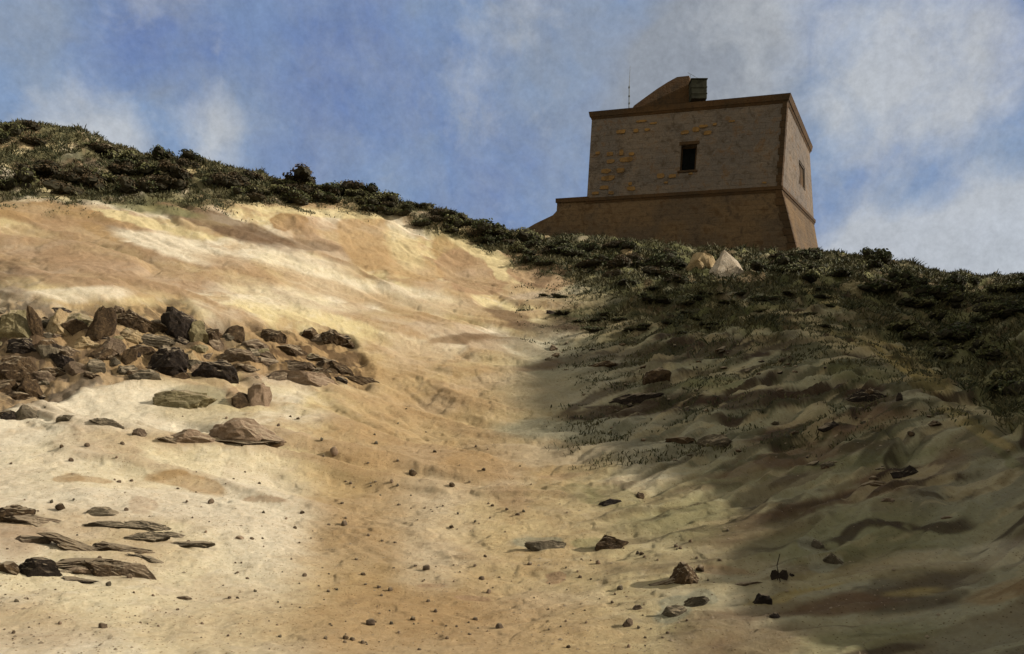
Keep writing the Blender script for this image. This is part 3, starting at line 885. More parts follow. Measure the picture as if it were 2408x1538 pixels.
# blocks that show where the plaster has fallen off
def stones(bm, lst, p00, p10, p11, p01):
    nrm = (p10 - p00).cross(p01 - p00).normalized()
    for (s0, t0, w, h) in lst:
        k = 9
        vs = []
        for i in range(k):
            an = i / k * math.tau
            q = s0 + w / 2 * math.copysign(abs(math.cos(an)) ** .6, math.cos(an)) * random.uniform(.8, 1.05)
            t = t0 + h / 2 * math.copysign(abs(math.sin(an)) ** .6, math.sin(an)) * random.uniform(.75, 1.1)
            vs.append(p00.lerp(p10, q).lerp(p01.lerp(p11, q), t))
        top = [bm.verts.new(p + nrm * .055) for p in vs]
        low = [bm.verts.new(p - nrm * .06) for p in vs]
        f = bm.faces.new(top); f.material_index = 1
        for i in range(k):
            f = bm.faces.new((top[i], low[i], low[(i + 1) % k], top[(i + 1) % k])); f.material_index = 1
def sq(x, y, w, h):      # from a reading of the wall: 0..1 along and 0..1 up
    s_ = (x - 605) / (1825 - 605)
    yb = 920 - s_ * 75; yt = 425 - s_ * 95
    return (s_, (yb - y) / (yb - yt), w / 1220, h / (yb - yt))
blk = [sq(*a) for a in ((738, 645, 50, 26), (745, 690, 58, 28), (813, 637, 30, 40), (850, 678, 96, 30), (718, 748, 72, 28),
       (815, 745, 58, 32), (738, 790, 92, 34), (715, 846, 66, 28), (762, 877, 38, 22), (884, 823, 26, 22), (892, 852, 62, 26),
       (898, 506, 36, 22), (800, 512, 70, 22), (970, 500, 40, 16), (880, 645, 40, 20), (1075, 775, 52, 30), (1150, 776, 50, 26),
       (1112, 815, 30, 12), (1210, 517, 60, 24), (1280, 500, 50, 30), (1355, 520, 56, 30), (1325, 480, 60, 18), (1265, 762, 30, 14),
       (1395, 470, 30, 16), (1725, 815, 30, 12), (930, 450, 70, 14), (1010, 462, 50, 12), (1500, 452, 40, 12), (660, 880, 50, 18), (660, 640, 34, 18))]
stones(bm, blk, A1, B1, B2, A2)
wall = tobj('wall', bm, [M_UP, M_STONE])


def opening(name, c, nrm, depth, parent, mats):
    bm = bmesh.new()
    e0 = (c[1] - c[0]).normalized(); e1 = (c[3] - c[0]).normalized()
    t = .09
    o = [p - nrm * (depth - .1) for p in c]
    i4 = [o[0] + e0 * t + e1 * t, o[1] - e0 * t + e1 * t, o[2] - e0 * t - e1 * t, o[3] + e0 * t - e1 * t]
    for k in range(4):
        a, b2 = k, (k + 1) % 4
        q = (o[a], o[b2], i4[b2], i4[a])
        bm.faces.new([bm.verts.new(p) for p in q])
        bm.faces.new([bm.verts.new(p) for p in (i4[a], i4[b2], i4[b2] - nrm * .1, i4[a] - nrm * .1)])
    fr = tobj(name, bm, mats[0], parent)
    bm = bmesh.new()
    p = [x - nrm * .07 for x in i4]
    bm.faces.new([bm.verts.new(x) for x in p])
    m0 = (p[0] + p[1]) / 2; m1 = (p[2] + p[3]) / 2
    for s_ in (-1,):
        a = [m0 - e0 * .03, m0 + e0 * .03, m1 + e0 * .03, m1 - e0 * .03]
        bm.faces.new([bm.verts.new(x + nrm * .03) for x in a])
    sh = tobj('shutter', bm, mats[1], fr)
    return fr


w1 = opening('window', win, wn_, .45, tower, (M_EDGE, M_DARK))
def surround(c, nrm, parent, mat):
    e0 = (c[1] - c[0]).normalized(); e1 = (c[3] - c[0]).normalized()
    for name, a, b2, d0, d1, w_ in (('sill', c[0], c[1], -e1, None, .13), ('lintel', c[3], c[2], e1, None, .2)):
        bm = bmesh.new()
        p0, p1 = a - e0 * .12, b2 + e0 * .12
        q = [p0, p1, p1 + d0 * w_, p0 + d0 * w_]
        f0 = [bm.verts.new(x + nrm * .07) for x in q]; f1 = [bm.verts.new(x - nrm * .1) for x in q]
        bm.faces.new(f0); bm.faces.new(list(reversed(f1)))
        for k in range(4): bm.faces.new((f0[k], f1[k], f1[(k + 1) % 4], f0[(k + 1) % 4]))
        bmesh.ops.bevel(bm, geom=bm.edges[:], offset=.015, segments=1, affect='EDGES')
        tobj(name, bm, mat, parent)
surround(win, wn_, w1, M_EDGE)
w1['label'] = 'dark open window in the shaded front wall'
w2 = opening('window', sidew, sn_, .13, tower, (M_UP, M_EDGE))
w2['label'] = 'brown blocked window in the sunlit side wall'

# corner quoins weathered brown
bm = bmesh.new()
rq = 0
for k in range(13):
    t0, t1 = k / 13, (k + .96) / 13
    p0 = B1.lerp(B2, t0); p1 = B1.lerp(B2, t1)
    df = (A1 - B1).normalized(); ds = (C1 - B1).normalized()
    lf, ls = (.30, .26) if k % 2 else (.22, .34)
    o = .045
    out = (-(df + ds)).normalized() * o
    q0 = [p0 + df * lf + wn_ * o, p0 + out * 1.2, p0 + ds * ls + sn_ * o, p0 + ds * ls - sn_ * .1, p0 + df * lf - wn_ * .1]
    up = p1 - p0
    r0 = [bm.verts.new(x) for x in q0]; r1 = [bm.verts.new(x + up) for x in q0]
    bm.faces.new(r1); bm.faces.new(list(reversed(r0)))
    for i in range(5): bm.faces.new((r0[i], r0[(i + 1) % 5], r1[(i + 1) % 5], r1[i]))
tobj('corner_stones', bm, M_EDGE)

# cornice and flat roof
bm = bmesh.new()
ring = [A2, B2, C2, D2]
ring = [r.copy() for r in ring]
top = [at(1391, 264, YA), at(1853, 221, YB), at(1906, 344, YC), None]
top[3] = top[0] + (top[2] - top[1])
slab(bm, grow(ring, .16, 0.0), grow(top, .20), seed=20)
roof = tobj('roof', bm, M_EDGE)
bm = bmesh.new()
slab(bm, grow(ring, .02, -.16), grow(ring, .12, -.003), seed=26)
tobj('cornice', bm, M_EDGE)
# string course
bm = bmesh.new()
ring = [A1, B1, C1, D1]
slab(bm, grow(ring, .15, -.10), grow(ring, .15, .10), seed=30)
slab(bm, grow(ring, .05, -.24), grow(ring, .10, -.103), seed=31)
tobj('string_course', bm, M_EDGE)

# battered base
A0, B0, C0 = at(1362, 660, YA - .5), at(1885, 640, YB - .5), at(1934, 640, YC + .1)
D0 = back4(A0, B0, C0)
bm = bmesh.new()
r0 = [A0, B0, C0, D0]; r1 = [p - Vector((0, 0, .15)) for p in (A1, B1, C1, D1)]
slab(bm, r0, r1, .3, .05, 40)
base = tobj('base_wall', bm, M_LOW)
# worn corner of the base
bm = bmesh.new()
for k in range(11):
    t0, t1 = k / 11, (k + .95) / 11
    p0 = B0.lerp(r1[1], t0); p1 = B0.lerp(r1[1], t1)
    df = (A1 - B1).normalized(); ds = (C1 - B1).normalized()
    lf, ls = (.46, .30) if k % 2 else (.34, .4)
    out = (-(df + ds)).normalized() * .09
    q0 = [p0 + df * lf + wn_ * .07, p0 + out, p0 + ds * ls + sn_ * .07, p0 + ds * ls - sn_ * .2, p0 + df * lf - wn_ * .2]
    q1 = [x + (p1 - p0) for x in q0]
    a = [bm.verts.new(x) for x in q0]; b_ = [bm.verts.new(x) for x in q1]
    bm.faces.new(b_); bm.faces.new(list(reversed(a)))
    for i in range(5): bm.faces.new((a[i], a[(i + 1) % 5], b_[(i + 1) % 5], b_[i]))
tobj('corner_stones', bm, M_EDGE)
# lower terrace and sloping buttress on the left
bm = bmesh.new()
def pl(u, v, o=0.0): return at(u, v, YB + (1855 - u) * .00557 - o)
out = [pl(1384, 464), pl(1312, 469), pl(1310, 476), pl(1309, 496), pl(1300, 506), pl(1285, 513), pl(1258, 526), pl(1232, 541), pl(1212, 556), pl(1190, 600), pl(1195, 660, .3), pl(1384, 660, .3)]
prism(bm, out, (C1 - B1) * .7)
uvl = bm.loops.layers.uv.verify()
for f in bm.faces:
    for lp in f.loops: lp[uvl].uv = (lp.vert.co.x * 1.02, lp.vert.co.z)
tobj('buttress', bm, M_LOW)
bm = bmesh.new()
q = [pl(1384, 463), pl(1307, 468), pl(1307, 478), pl(1384, 474)]
prism(bm, [p + wn_ * .1 for p in q], (C1 - B1) * .7)
tobj('terrace_edge', bm, M_EDGE)

# stair head on the roof
bm = bmesh.new()
def pr(u, v): return at(u, v, 56.0)
out = [pr(1478, 275), pr(1490, 249), pr(1513, 232), pr(1545, 209), pr(1570, 193), pr(1592, 181), pr(1620, 178), pr(1622, 190), pr(1621, 275)]
prism(bm, out, Vector((1.2, 2.6, 0)))
uvl = bm.loops.layers.uv.verify()
for f in bm.faces:
    for lp in f.loops: lp[uvl].uv = (lp.vert.co.x, lp.vert.co.z)
tobj('stair_head', bm, M_EDGE)

# tank and mast on the roof
def box(bm, c, hx, hy, hz_, bev=0.0):
    r = bmesh.ops.create_cube(bm, size=1)
    vs = r['verts']
    for v_ in vs: v_.co = Vector((v_.co.x * 2 * hx, v_.co.y * 2 * hy, v_.co.z * 2 * hz_)) + V(c)
    if bev:
        es = list({e for v_ in vs for e in v_.link_edges})
        bmesh.ops.bevel(bm, geom=es, offset=bev, segments=2, affect='EDGES', profile=.5)


def cyl(bm, p0, p1, r0, r1, n=8):
    p0, p1 = V(p0), V(p1)
    d = (p1 - p0)
    q = d.to_track_quat('Z', 'Y')
    a = []; b_ = []
    for i in range(n):
        an = i / n * math.tau
        o = q @ Vector((math.cos(an), math.sin(an), 0))
        a.append(bm.verts.new(p0 + o * r0)); b_.append(bm.verts.new(p1 + o * r1))
    for i in range(n): bm.faces.new((a[i], a[(i + 1) % n], b_[(i + 1) % n], b_[i]))
    bm.faces.new(b_); bm.faces.new(list(reversed(a)))


tk = empty('water_tank', at(1641, 240, 55.6))
tag(tk, 'dark green box shaped tank on the tower roof beside the stair head', 'water tank')
k_ = 55.6 / FP
bm = bmesh.new(); box(bm, (0, 0, .62), 18 * k_, .45, .60, .04)
for zz in (.35, .75): box(bm, (0, 0, zz), 18 * k_ + .02, .47, .025, .01)
from_bm('body', bm, M_TANK, tk)
bm = bmesh.new(); box(bm, (0, 0, 1.255), 19.5 * k_, .50, .03, .012); from_bm('lid', bm, M_TANK, tk)
bm = bmesh.new(); cyl(bm, (-.45, .1, 1.27), (-.45, .1, 1.75), .012, .010, 6); cyl(bm, (-.62, .1, 1.9), (.1, .1, 1.5), .012, .008, 6)
from_bm('aerial', bm, M_METAL, tk)

mp = at(1479, 262, 55.4)
ms = empty('antenna_mast', mp)
tag(ms, 'thin grey antenna mast rising from the left part of the tower roof', 'antenna')
k_ = 55.4 / FP
bm = bmesh.new(); cyl(bm, (0, 0, -.1), (.02, 0, 62 * k_), .035, .028); from_bm('pole', bm, M_METAL, ms)
bm = bmesh.new(); cyl(bm, (.02, 0, 62 * k_), (.08, 0, 108 * k_), .02, .010, 6); from_bm('whip', bm, M_METAL, ms)
for z_ in (.5, .95, 1.5):
    bm = bmesh.new(); box(bm, (0.01, 0, z_), .05, .05, .05, .01); from_bm('clamp', bm, M_METAL, ms)


# ------------------------------------------------------------------ rocks
def mat_rock(name, c1, c2, c3):
    m, nt, b = nodes_for(name)
    tc = nt.nodes.new('ShaderNodeTexCoord')
    p = nt.nodes.new('ShaderNodeNewGeometry').outputs['Position']
    n1 = tex(nt, 'ShaderNodeTexNoise', 2.6, p, Detail=7.0, Roughness=.65, Distortion=.5)
    n2 = tex(nt, 'ShaderNodeTexNoise', 14.0, p, Detail=7.0, Roughness=.75)
    c = mixc(nt, rampn(nt, n1.outputs['Fac'], .40, .60), c1, c2)
    c = mixc(nt, rampn(nt, n2.outputs['Fac'], .50, .68, 0, .8), c, c3)
    c = mixc(nt, rampn(nt, n2.outputs['Fac'], .50, .35, 0, .6), c, np.array(c1) * .5)
    ge = nt.nodes.new('ShaderNodeNewGeometry')
    sx_ = nt.nodes.new('ShaderNodeSeparateXYZ'); nt.links.new(ge.outputs['Normal'], sx_.inputs[0])
    ad = nt.nodes.new('ShaderNodeMath'); ad.operation = 'MULTIPLY_ADD'
    nt.links.new(n1.outputs['Fac'], ad.inputs[0]); ad.inputs[1].default_value = .9; nt.links.new(sx_.outputs['Z'], ad.inputs[2])
    c = mixc(nt, rampn(nt, ad.outputs[0], 1.05, 1.35, 0, .6), c, (.34, .27, .18))      # blown sand lying on the tops
    nt.links.new(c, b.inputs['Base Color'])
    bump(nt, b, n2.outputs['Fac'], 1.0, .08)
    return m


RM = {  # dark and black also serve for shadows between rocks
    'dark': mat_rock('dark_brown_rock', srgb(60, 47, 33, .8), srgb(82, 66, 47, .8), srgb(108, 88, 62, .8)),
    'black': mat_rock('blackish_rock', srgb(38, 31, 26, .75), srgb(50, 42, 35, .75), srgb(74, 62, 50, .75)),
    'brown': mat_rock('brown_rock', srgb(104, 88, 72, .7), srgb(120, 103, 84, .7), srgb(134, 116, 94, .7)),
    'pink': mat_rock('pinkish_rock', srgb(142, 120, 98, .72), srgb(156, 134, 112, .72), srgb(120, 98, 78, .72)),
    'grey': mat_rock('grey_rock', srgb(84, 76, 62, .75), srgb(110, 100, 82, .75), srgb(64, 56, 46, .75)),
    'olive': mat_rock('olive_rock', srgb(126, 116, 86, .72), srgb(150, 138, 104, .72), srgb(92, 84, 60, .72)),
    'pale': mat_rock('pale_rock', srgb(164, 142, 106, .74), srgb(178, 158, 122, .74), srgb(128, 104, 74, .74)),
    'white': mat_rock('white_rock', srgb(170, 156, 136, .78), srgb(186, 174, 156, .78), srgb(132, 110, 88, .78)),
}


def rock_mesh(sx, sy, sz, seed, sub=3, peak=0.0):
    r = random.Random(seed)
    bm = bmesh.new()
    bmesh.ops.create_icosphere(bm, subdivisions=sub, radius=1)
    planes = []
    for i in range(11):
        d = Vector((r.gauss(0, 1), r.gauss(0, 1), r.gauss(0, .8))).normalized()
        planes.append((d, r.uniform(.52, .85)))
    for i in range(3):
        a = r.uniform(0, math.tau)
        planes.append((Vector((math.cos(a), math.sin(a), .5)).normalized(), r.uniform(.5, .7)))
    xs = np.array([v_.co[:] for v_ in bm.verts])
    nz = (fbm(xs[:, 0] * 2.3 + seed, xs[:, 1] * 2.3 + xs[:, 2] * 1.7, seed % 97, 4) - .5) * (.42 if not peak else .2)
    nz2 = (fbm(xs[:, 0] * 7 + seed, xs[:, 1] * 7 + xs[:, 2] * 9.1, seed % 89, 3) - .5) * (.22 if not peak else .08)
    for i, v_ in enumerate(bm.verts):
        p = v_.co
        for d, k in planes:
            e = p.dot(d) - k
            if e > 0: p = p - d * e
        p = p * (1 + nz[i] + nz2[i])
        if peak: p.x *= 1 - peak * max(0, p.z); p.y *= 1 - peak * max(0, p.z)
        v_.co = p
    zs = [v_.co.z for v_ in bm.verts]; xs_ = [v_.co.x for v_ in bm.verts]; ys_ = [v_.co.y for v_ in bm.verts]
    z0, z1 = min(zs), max(zs); x0, x1 = min(xs_), max(xs_); y0, y1 = min(ys_), max(ys_)
    for v_ in bm.verts:      # fit to size; a fifth stays below ground
        v_.co = Vector((((v_.co.x - x0) / (x1 - x0) - .5) * sx, ((v_.co.y - y0) / (y1 - y0) - .5) * sy, ((v_.co.z - z0) / (z1 - z0) - .34) / .66 * sz))
    return bm


ROCKS = [
    # u, base v, w, h, tilt, tone, label; many dark ones are shadows built as rocks
    (88, 788, 24, 76, 14, 'dark', 'tall thin dark brown rock standing upright between two pale rocks at the left'),
    (176, 780, 54, 42, 0, 'dark', 'squat dark brown block beside the tall hooked rock in the outcrop'),
    (232, 790, 56, 80, -6, 'dark', 'tall hooked dark brown rock rising highest in the left outcrop'),
    (322, 772, 96, 36, -22, 'dark', 'long dark rock slanting down to the right below the top of the outcrop'),
    (414, 796, 80, 78, -10, 'black', 'big blackish rock at the upper right shoulder of the left outcrop'),
    (348, 812, 92, 24, 0, 'grey', 'flat grey slab just above the largest black block of the outcrop'),
    (380, 872, 100, 70, 6, 'black', 'largest black block at the foot of the left outcrop'),
    (316, 838, 24, 15, 0, 'black', 'small black stone just left of the largest black block'),
    (500, 886, 96, 50, -6, 'black', 'black double lump right of the largest black block at the foot of the outcrop'),
    (256, 830, 50, 40, -12, 'brown', 'brown wedge shaped rock below the tall hooked rock'),
    (294, 856, 36, 48, -38, 'dark', 'dark rock leaning to the right between the brown wedge and the black block'),
    (142, 866, 66, 32, -14, 'black', 'low black rock at the lower left of the outcrop'),
    (150, 832, 88, 22, -18, 'brown', 'long low brown rock lying above the low black rock in the outcrop'),
    (218, 874, 46, 36, 0, 'grey', 'grey squared rock at the foot of the outcrop right of the low black rock'),
    (266, 862, 26, 26, 0, 'grey', 'small grey upright stone next to the grey squared rock'),
    (500, 812, 36, 38, 12, 'dark', 'small dark rock at the left end of the row along the upper ledge'),
    (546, 796, 46, 36, 0, 'dark', 'dark rock second from the left in the row along the upper ledge'),
    (634, 802, 66, 36, 14, 'dark', 'dark pointed rock in the middle of the row along the upper ledge'),
    (722, 798, 44, 32, 0, 'dark', 'dark rounded rock fourth in the row along the upper ledge'),
    (780, 808, 62, 38, -10, 'dark', 'dark rock at the right end of the row along the upper ledge'),
    (614, 838, 68, 18, -20, 'brown', 'thin brown rock sloping right under the upper ledge row'),
    (690, 874, 86, 30, -4, 'brown', 'flat brown rock above the long tan plate at the right of the outcrop'),
    (714, 904, 134, 36, -6, 'pink', 'long tan plate of rock at the lower right foot of the outcrop'),
    (746, 848, 66, 17, -14, 'dark', 'thin dark rock under the right end of the upper ledge row'),
    (802, 880, 64, 28, -30, 'dark', 'dark rock slanting down towards the right tip of the outcrop'),
    (848, 904, 74, 24, -14, 'dark', 'low dark rock forming the right tip of the outcrop'),
    (6, 778, 34, 36, 0, 'dark', 'dark rock cut by the left edge of the picture beside the olive rounded rock'),
    (52, 832, 84, 42, 0, 'black', 'blackish rock below the olive rounded rock at the far left'),
    (28, 884, 92, 56, 0, 'dark', 'broad dark rock at the left edge below the outcrop top'),
    (60, 934, 54, 48, 0, 'dark', 'dark rock under the broad dark rock at the left edge'),
    (56, 986, 50, 38, 0, 'grey', 'grey brown rock lowest in the stack of rocks at the left edge'),
    (14, 986, 36, 24, 0, 'black', 'small black rock touching the left edge beside the grey brown rock'),
    (38, 788, 70, 68, 0, 'olive', 'olive rounded rock at the far left top of the outcrop'),
    (130, 780, 62, 62, 0, 'pale', 'pale tan rounded rock between the tall thin rock and the squat block'),
    (460, 804, 48, 54, 0, 'olive', 'olive tan rock at the right of the big blackish shoulder rock'),
    (200, 820, 70, 34, 6, 'pale', 'pale rock below the squat dark block in the outcrop'),
    (300, 800, 70, 30, -8, 'pale', 'pale rock under the long slanting dark rock'),
    (440, 856, 40, 36, 0, 'pale', 'pale tan stone between the two black blocks at the foot of the outcrop'),
    (560, 850, 80, 34, -4, 'brown', 'ochre brown rock below the second rock of the upper ledge row'),
    (98, 896, 60, 30, -10, 'brown', 'brown rock beside the broad dark rock at the left edge'),
    (424, 954, 132, 44, -4, 'olive', 'olive grey slab lying on the pale sand below the outcrop'),
    (396, 944, 44, 34, -24, 'grey', 'grey pointed rock at the left end of the olive grey slab'),
    (448, 956, 36, 34, -20, 'dark', 'dark chip of rock in front of the olive grey slab'),
    (566, 956, 44, 38, 0, 'dark', 'dark lone rock at the right end of the olive grey slab'),
    (602, 950, 50, 58, -14, 'pink', 'pinkish rounded rock behind the dark lone rock'),
    (156, 992, 48, 18, -8, 'grey', 'small grey brown stone in the thin row of stones on the left sand'),
    (246, 1000, 76, 19, -14, 'grey', 'thin grey stone pointing right in the thin row on the left sand'),
    (326, 1024, 28, 22, 0, 'brown', 'small brown stone at the end of the thin row, left of the pinkish flat rock'),
    (434, 1038, 126, 34, 0, 'pink', 'low pinkish flat rock left of the larger pinkish boulder'),
    (574, 1040, 156, 64, -6, 'pink', 'larger pinkish boulder with a dark crevice on the left sand'),
    (398, 1040, 54, 14, -14, 'dark', 'thin dark slab standing for the shadow at the left foot of the low pinkish flat rock'),  # dark crack under the flat rock, shade given as a dark slab
    (566, 1046, 150, 13, -2, 'dark', 'long thin dark slab standing for the shadow along the foot of the larger pinkish boulder'),  # shade under the boulder, given as a dark slab
    (20, 1226, 62, 48, 0, 'dark', 'dark rock cut by the left edge above the lower left ledges'),
    (86, 1236, 116, 24, -12, 'brown', 'long brown ledge stone running right from the dark edge rock'),
    (222, 1214, 58, 26, 6, 'grey', 'dark grey stone highest among the lower left ledges'),
    (256, 1238, 82, 19, -2, 'grey', 'flat grey stone just under the highest stone of the lower left ledges'),
    (346, 1244, 76, 24, -8, 'grey', 'grey stone at the upper right of the lower left ledges'),
    (336, 1270, 70, 26, 4, 'grey', 'grey stone below the upper right stone of the lower left ledges'),
    (400, 1262, 48, 16, -6, 'grey', 'small grey stone to the right of the two stacked grey stones'),
    (446, 1290, 66, 20, 4, 'grey', 'grey stone farthest right of the lower left ledges'),
    (166, 1292, 108, 30, -18, 'dark', 'dark ledge stone sloping down to the right at the lower left'),
    (276, 1294, 92, 24, -4, 'dark', 'dark flat stone right of the sloping ledge stone'),
    (354, 1322, 74, 14, -18, 'grey', 'thin stone sloping right below the dark flat stone'),
    (58, 1276, 60, 22, 0, 'brown', 'brown stone at the left between the two long ledges'),
    (84, 1352, 66, 52, 0, 'black', 'black brown rock at the left of the lowest ledge'),
    (168, 1338, 124, 32, 4, 'dark', 'dark arched rock on top of the lowest ledge'),
    (170, 1350, 74, 24, 0, 'pink', 'pinkish stone under the dark arched rock'),
    (240, 1356, 82, 40, -22, 'dark', 'dark rock slanting right in the lowest ledge'),
    (292, 1354, 80, 42, -10, 'brown', 'reddish brown rock at the right end of the lowest ledge'),
    (170, 1366, 64, 16, 0, 'black', 'thin black stone at the foot of the lowest ledge'),
    (10, 1350, 36, 36, 0, 'dark', 'dark rock cut by the left edge beside the lowest ledge'),
    (1282, 1292, 84, 26, -4, 'grey', 'grey flat stone on the sand left of the dark roundish stone'),
    (1440, 1288, 68, 38, 4, 'dark', 'dark roundish stone on the sand in the lower middle'),
    (1438, 1186, 56, 17, 12, 'black', 'thin black stone just outside the shaded slope'),
    (1504, 1172, 24, 18, 14, 'dark', 'small dark stone right of the thin black stone'),
    (1600, 1046, 60, 20, 0, 'dark', 'small dark brown stone left of the bigger one in the shade'),
    (1684, 1050, 68, 34, 4, 'grey', 'dark grey stone sitting alone on the shaded sand in mid slope'),
    (1612, 1374, 64, 56, 0, 'dark', 'dark brown pointed rock at the edge of the shade'),
    (1568, 1378, 74, 14, 10, 'dark', 'flat dark wedge standing for the shadow at the left foot of the pointed rock'),  # shadow of the pointed rock, shaped as a dark wedge
    (1586, 1452, 58, 28, 12, 'grey', 'blue grey stone lower of the two grey stones near the bottom'),
    (1646, 1422, 62, 24, 6, 'grey', 'blue grey stone upper of the two grey stones near the bottom'),
    (1794, 1422, 38, 30, 0, 'black', 'black stone below the little dry weed'),
    (1822, 1458, 28, 18, -20, 'black', 'small black stone under the black stone near the bottom'),
    (1862, 1358, 14, 12, 0, 'black', 'tiny black stone right of the little dry weed'),
    (1756, 1376, 74, 12, 4, 'brown', 'thin brown stone left of the little dry weed'),
    (1922, 1288, 28, 22, -30, 'grey', 'small grey stone above the broad grey stone in the shade'),
    (1958, 1328, 54, 32, 8, 'grey', 'broad grey stone in the shade near the lower right'),
    (1298, 738, 24, 11, -6, 'black', 'small black stone at the left edge of the shaded hump top'),
    (2056, 1142, 60, 13, 10, 'dark', 'thin dark stone lowest in the chain on the right shaded slope'),
    (2104, 1126, 50, 18, 12, 'black', 'middle black stone of the chain on the right shaded slope'),
    (2142, 1116, 46, 26, 6, 'black', 'topmost black stone of the chain on the right shaded slope'),
    (1548, 896, 56, 34, 8, 'dark', 'dark reddish rock high in the middle of the shaded hump'),
    (1500, 944, 110, 28, 16, 'black', 'long blackish rock below the dark reddish rock on the hump'),
    (1952, 1006, 44, 18, 6, 'black', 'rounded black stone at the end of a dark streak in the shade'),
    (1862, 1022, 34, 9, 18, 'dark', 'short thin dark stone left of the rounded black stone'),
    (2118, 942, 14, 22, 0, 'black', 'small upright black stone below the yellow ridge path'),
    (2040, 938, 90, 26, -4, 'black', 'blackish ledge rock left of the small upright stone'),
    (1420, 860, 60, 14, 10, 'dark', 'thin dark rock on the upper left of the shaded hump'),
    (1712, 644, 76, 64, 3, 'white', 'bright white pyramid shaped boulder at the foot of the tower'),
    (1652, 634, 60, 42, 0, 'pale', 'tan boulder leaning on the left of the white boulder'),
    (2012, 692, 60, 36, -10, 'olive', 'dull boulder on the right skyline slope nearer the tower'),
    (2074, 684, 60, 38, -8, 'grey', 'greyish boulder on the right skyline slope farther from the tower'),
    (1912, 672, 50, 26, -20, 'olive', 'yellowish rock at the head of the ridge path'),
    (1470, 598, 30, 16, 0, 'pale', 'small pale stone among the bushes below the tower wall'),
    (431, 1412, 22, 15, 0, 'brown', 'round brown stone lying alone on the lower left sand'),
    (562, 1268, 22, 14, 0, 'pink', 'round pinkish stone lying alone on the pale sand'),
    (1477, 1474, 22, 24, 0, 'brown', 'round brown stone near the bottom, left of the two blue grey stones'),
    (1502, 1434, 26, 16, 0, 'brown', 'oval brown stone above the round brown stone near the bottom'),
]


def pyramid_mesh(sx, sy, sz):
    bm = bmesh.new()
    pts = [(-.5, -.1, -.25), (-.34, -.48, -.25), (.2, -.5, -.25), (.5, -.12, -.25), (.4, .45, -.25), (-.3, .48, -.25),
           (-.47, -.08, .12), (-.28, -.42, .16), (.22, -.42, .22), (.47, -.08, .14), (.3, .36, .3), (-.26, .34, .4),
           (-.27, -.16, .52), (.24, -.14, .60), (-.02, -.06, 1.0), (.06, .1, .98), (-.06, .06, .94)]
    vs = [bm.verts.new((a * sx, b * sy, c * sz)) for a, b, c in pts]
    bmesh.ops.convex_hull(bm, input=vs)
    bmesh.ops.triangulate(bm, faces=bm.faces[:])
    bmesh.ops.subdivide_edges(bm, edges=bm.edges[:], cuts=4, use_grid_fill=True)
    xs = np.array([v_.co[:] for v_ in bm.verts])
    n = (fbm(xs[:, 0] * 3, xs[:, 2] * 3 + xs[:, 1], 61, 4) - .5) * .10
    for i, v_ in enumerate(bm.verts):
        v_.co.x += n[i] * sx; v_.co.y += n[i] * sy * .8; v_.co.z -= abs(n[i]) * sz * .5
    return bm


def put_rock(i, u, v, w, h, tilt, tone, label):
    X, Y, Z = hit(u, v)
    k = Y / FP
    sx, sz = w * k * 1.2, h * k * (.95 if v < 1200 or u > 600 else .85)
    if v > 1200 and u < 480: sx *= 1.5
    sy = max(min(sx, sz * 1.6) * .8, sx * .35)
    big = w > 60
    bm = rock_mesh(sx, sy, sz, 1000 + i * 13, 4 if big else 3, .42 if tone == 'white' else 0)
    if tone == 'white': bm.free(); bm = pyramid_mesh(sx, sy, sz)
    o = from_bm('boulder' if w > 90 or tone == 'white' or 'boulder' in label else 'rock', bm, RM[tone], None, False)
    o.location = (X, Y + sy * .28, Z - .02)
    o.rotation_euler = (0, -math.radians(tilt), 0)
    tag(o, label, 'boulder' if 'boulder' in label else ('rock' if w > 30 else 'stone'))
    return o


for i, r_ in enumerate(ROCKS):
    put_rock(i, *r_)

# angular fragments packed between the named rocks
fr_u, fr_v, fr_w = [], [], []
for (a, b_, c_, d_, n_) in ((-10, 470, 712, 890, 66), (470, 840, 775, 895, 32), (-10, 110, 880, 990, 12), (-10, 330, 1215, 1360, 34)):
    for i in range(n_):
        fr_u.append(random.uniform(a, b_)); fr_v.append(random.uniform(c_ + 18, d_)); fr_w.append(random.uniform(18, 62))
FX, FY, FZ = hits(fr_u, fr_v)
for i in range(len(fr_u)):
    k = FY[i] / FP * fr_w[i]
    low = fr_v[i] > 1100
    tone = random.choice(('brown', 'dark', 'brown', 'olive', 'grey', 'dark', 'black'))
    bm = rock_mesh(k * random.uniform(.9, 1.5), k, k * random.uniform(.3, .6) * (.5 if low else 1), 9000 + i, 3)
    o = from_bm('rock', bm, RM[tone])
    o.location = (FX[i], FY[i] + k * .2, FZ[i] - .08)
    o.rotation_euler = (random.uniform(-.2, .2), random.uniform(-.45, .45), 0)
    if low: tag(o, 'small angular rock fragment packed among the ledges at the lower left', 'rock', 'fragments among the lower left ledges')
    else: tag(o, 'small angular rock fragment packed into the rocky outcrop at the left', 'rock', 'fragments in the left outcrop')

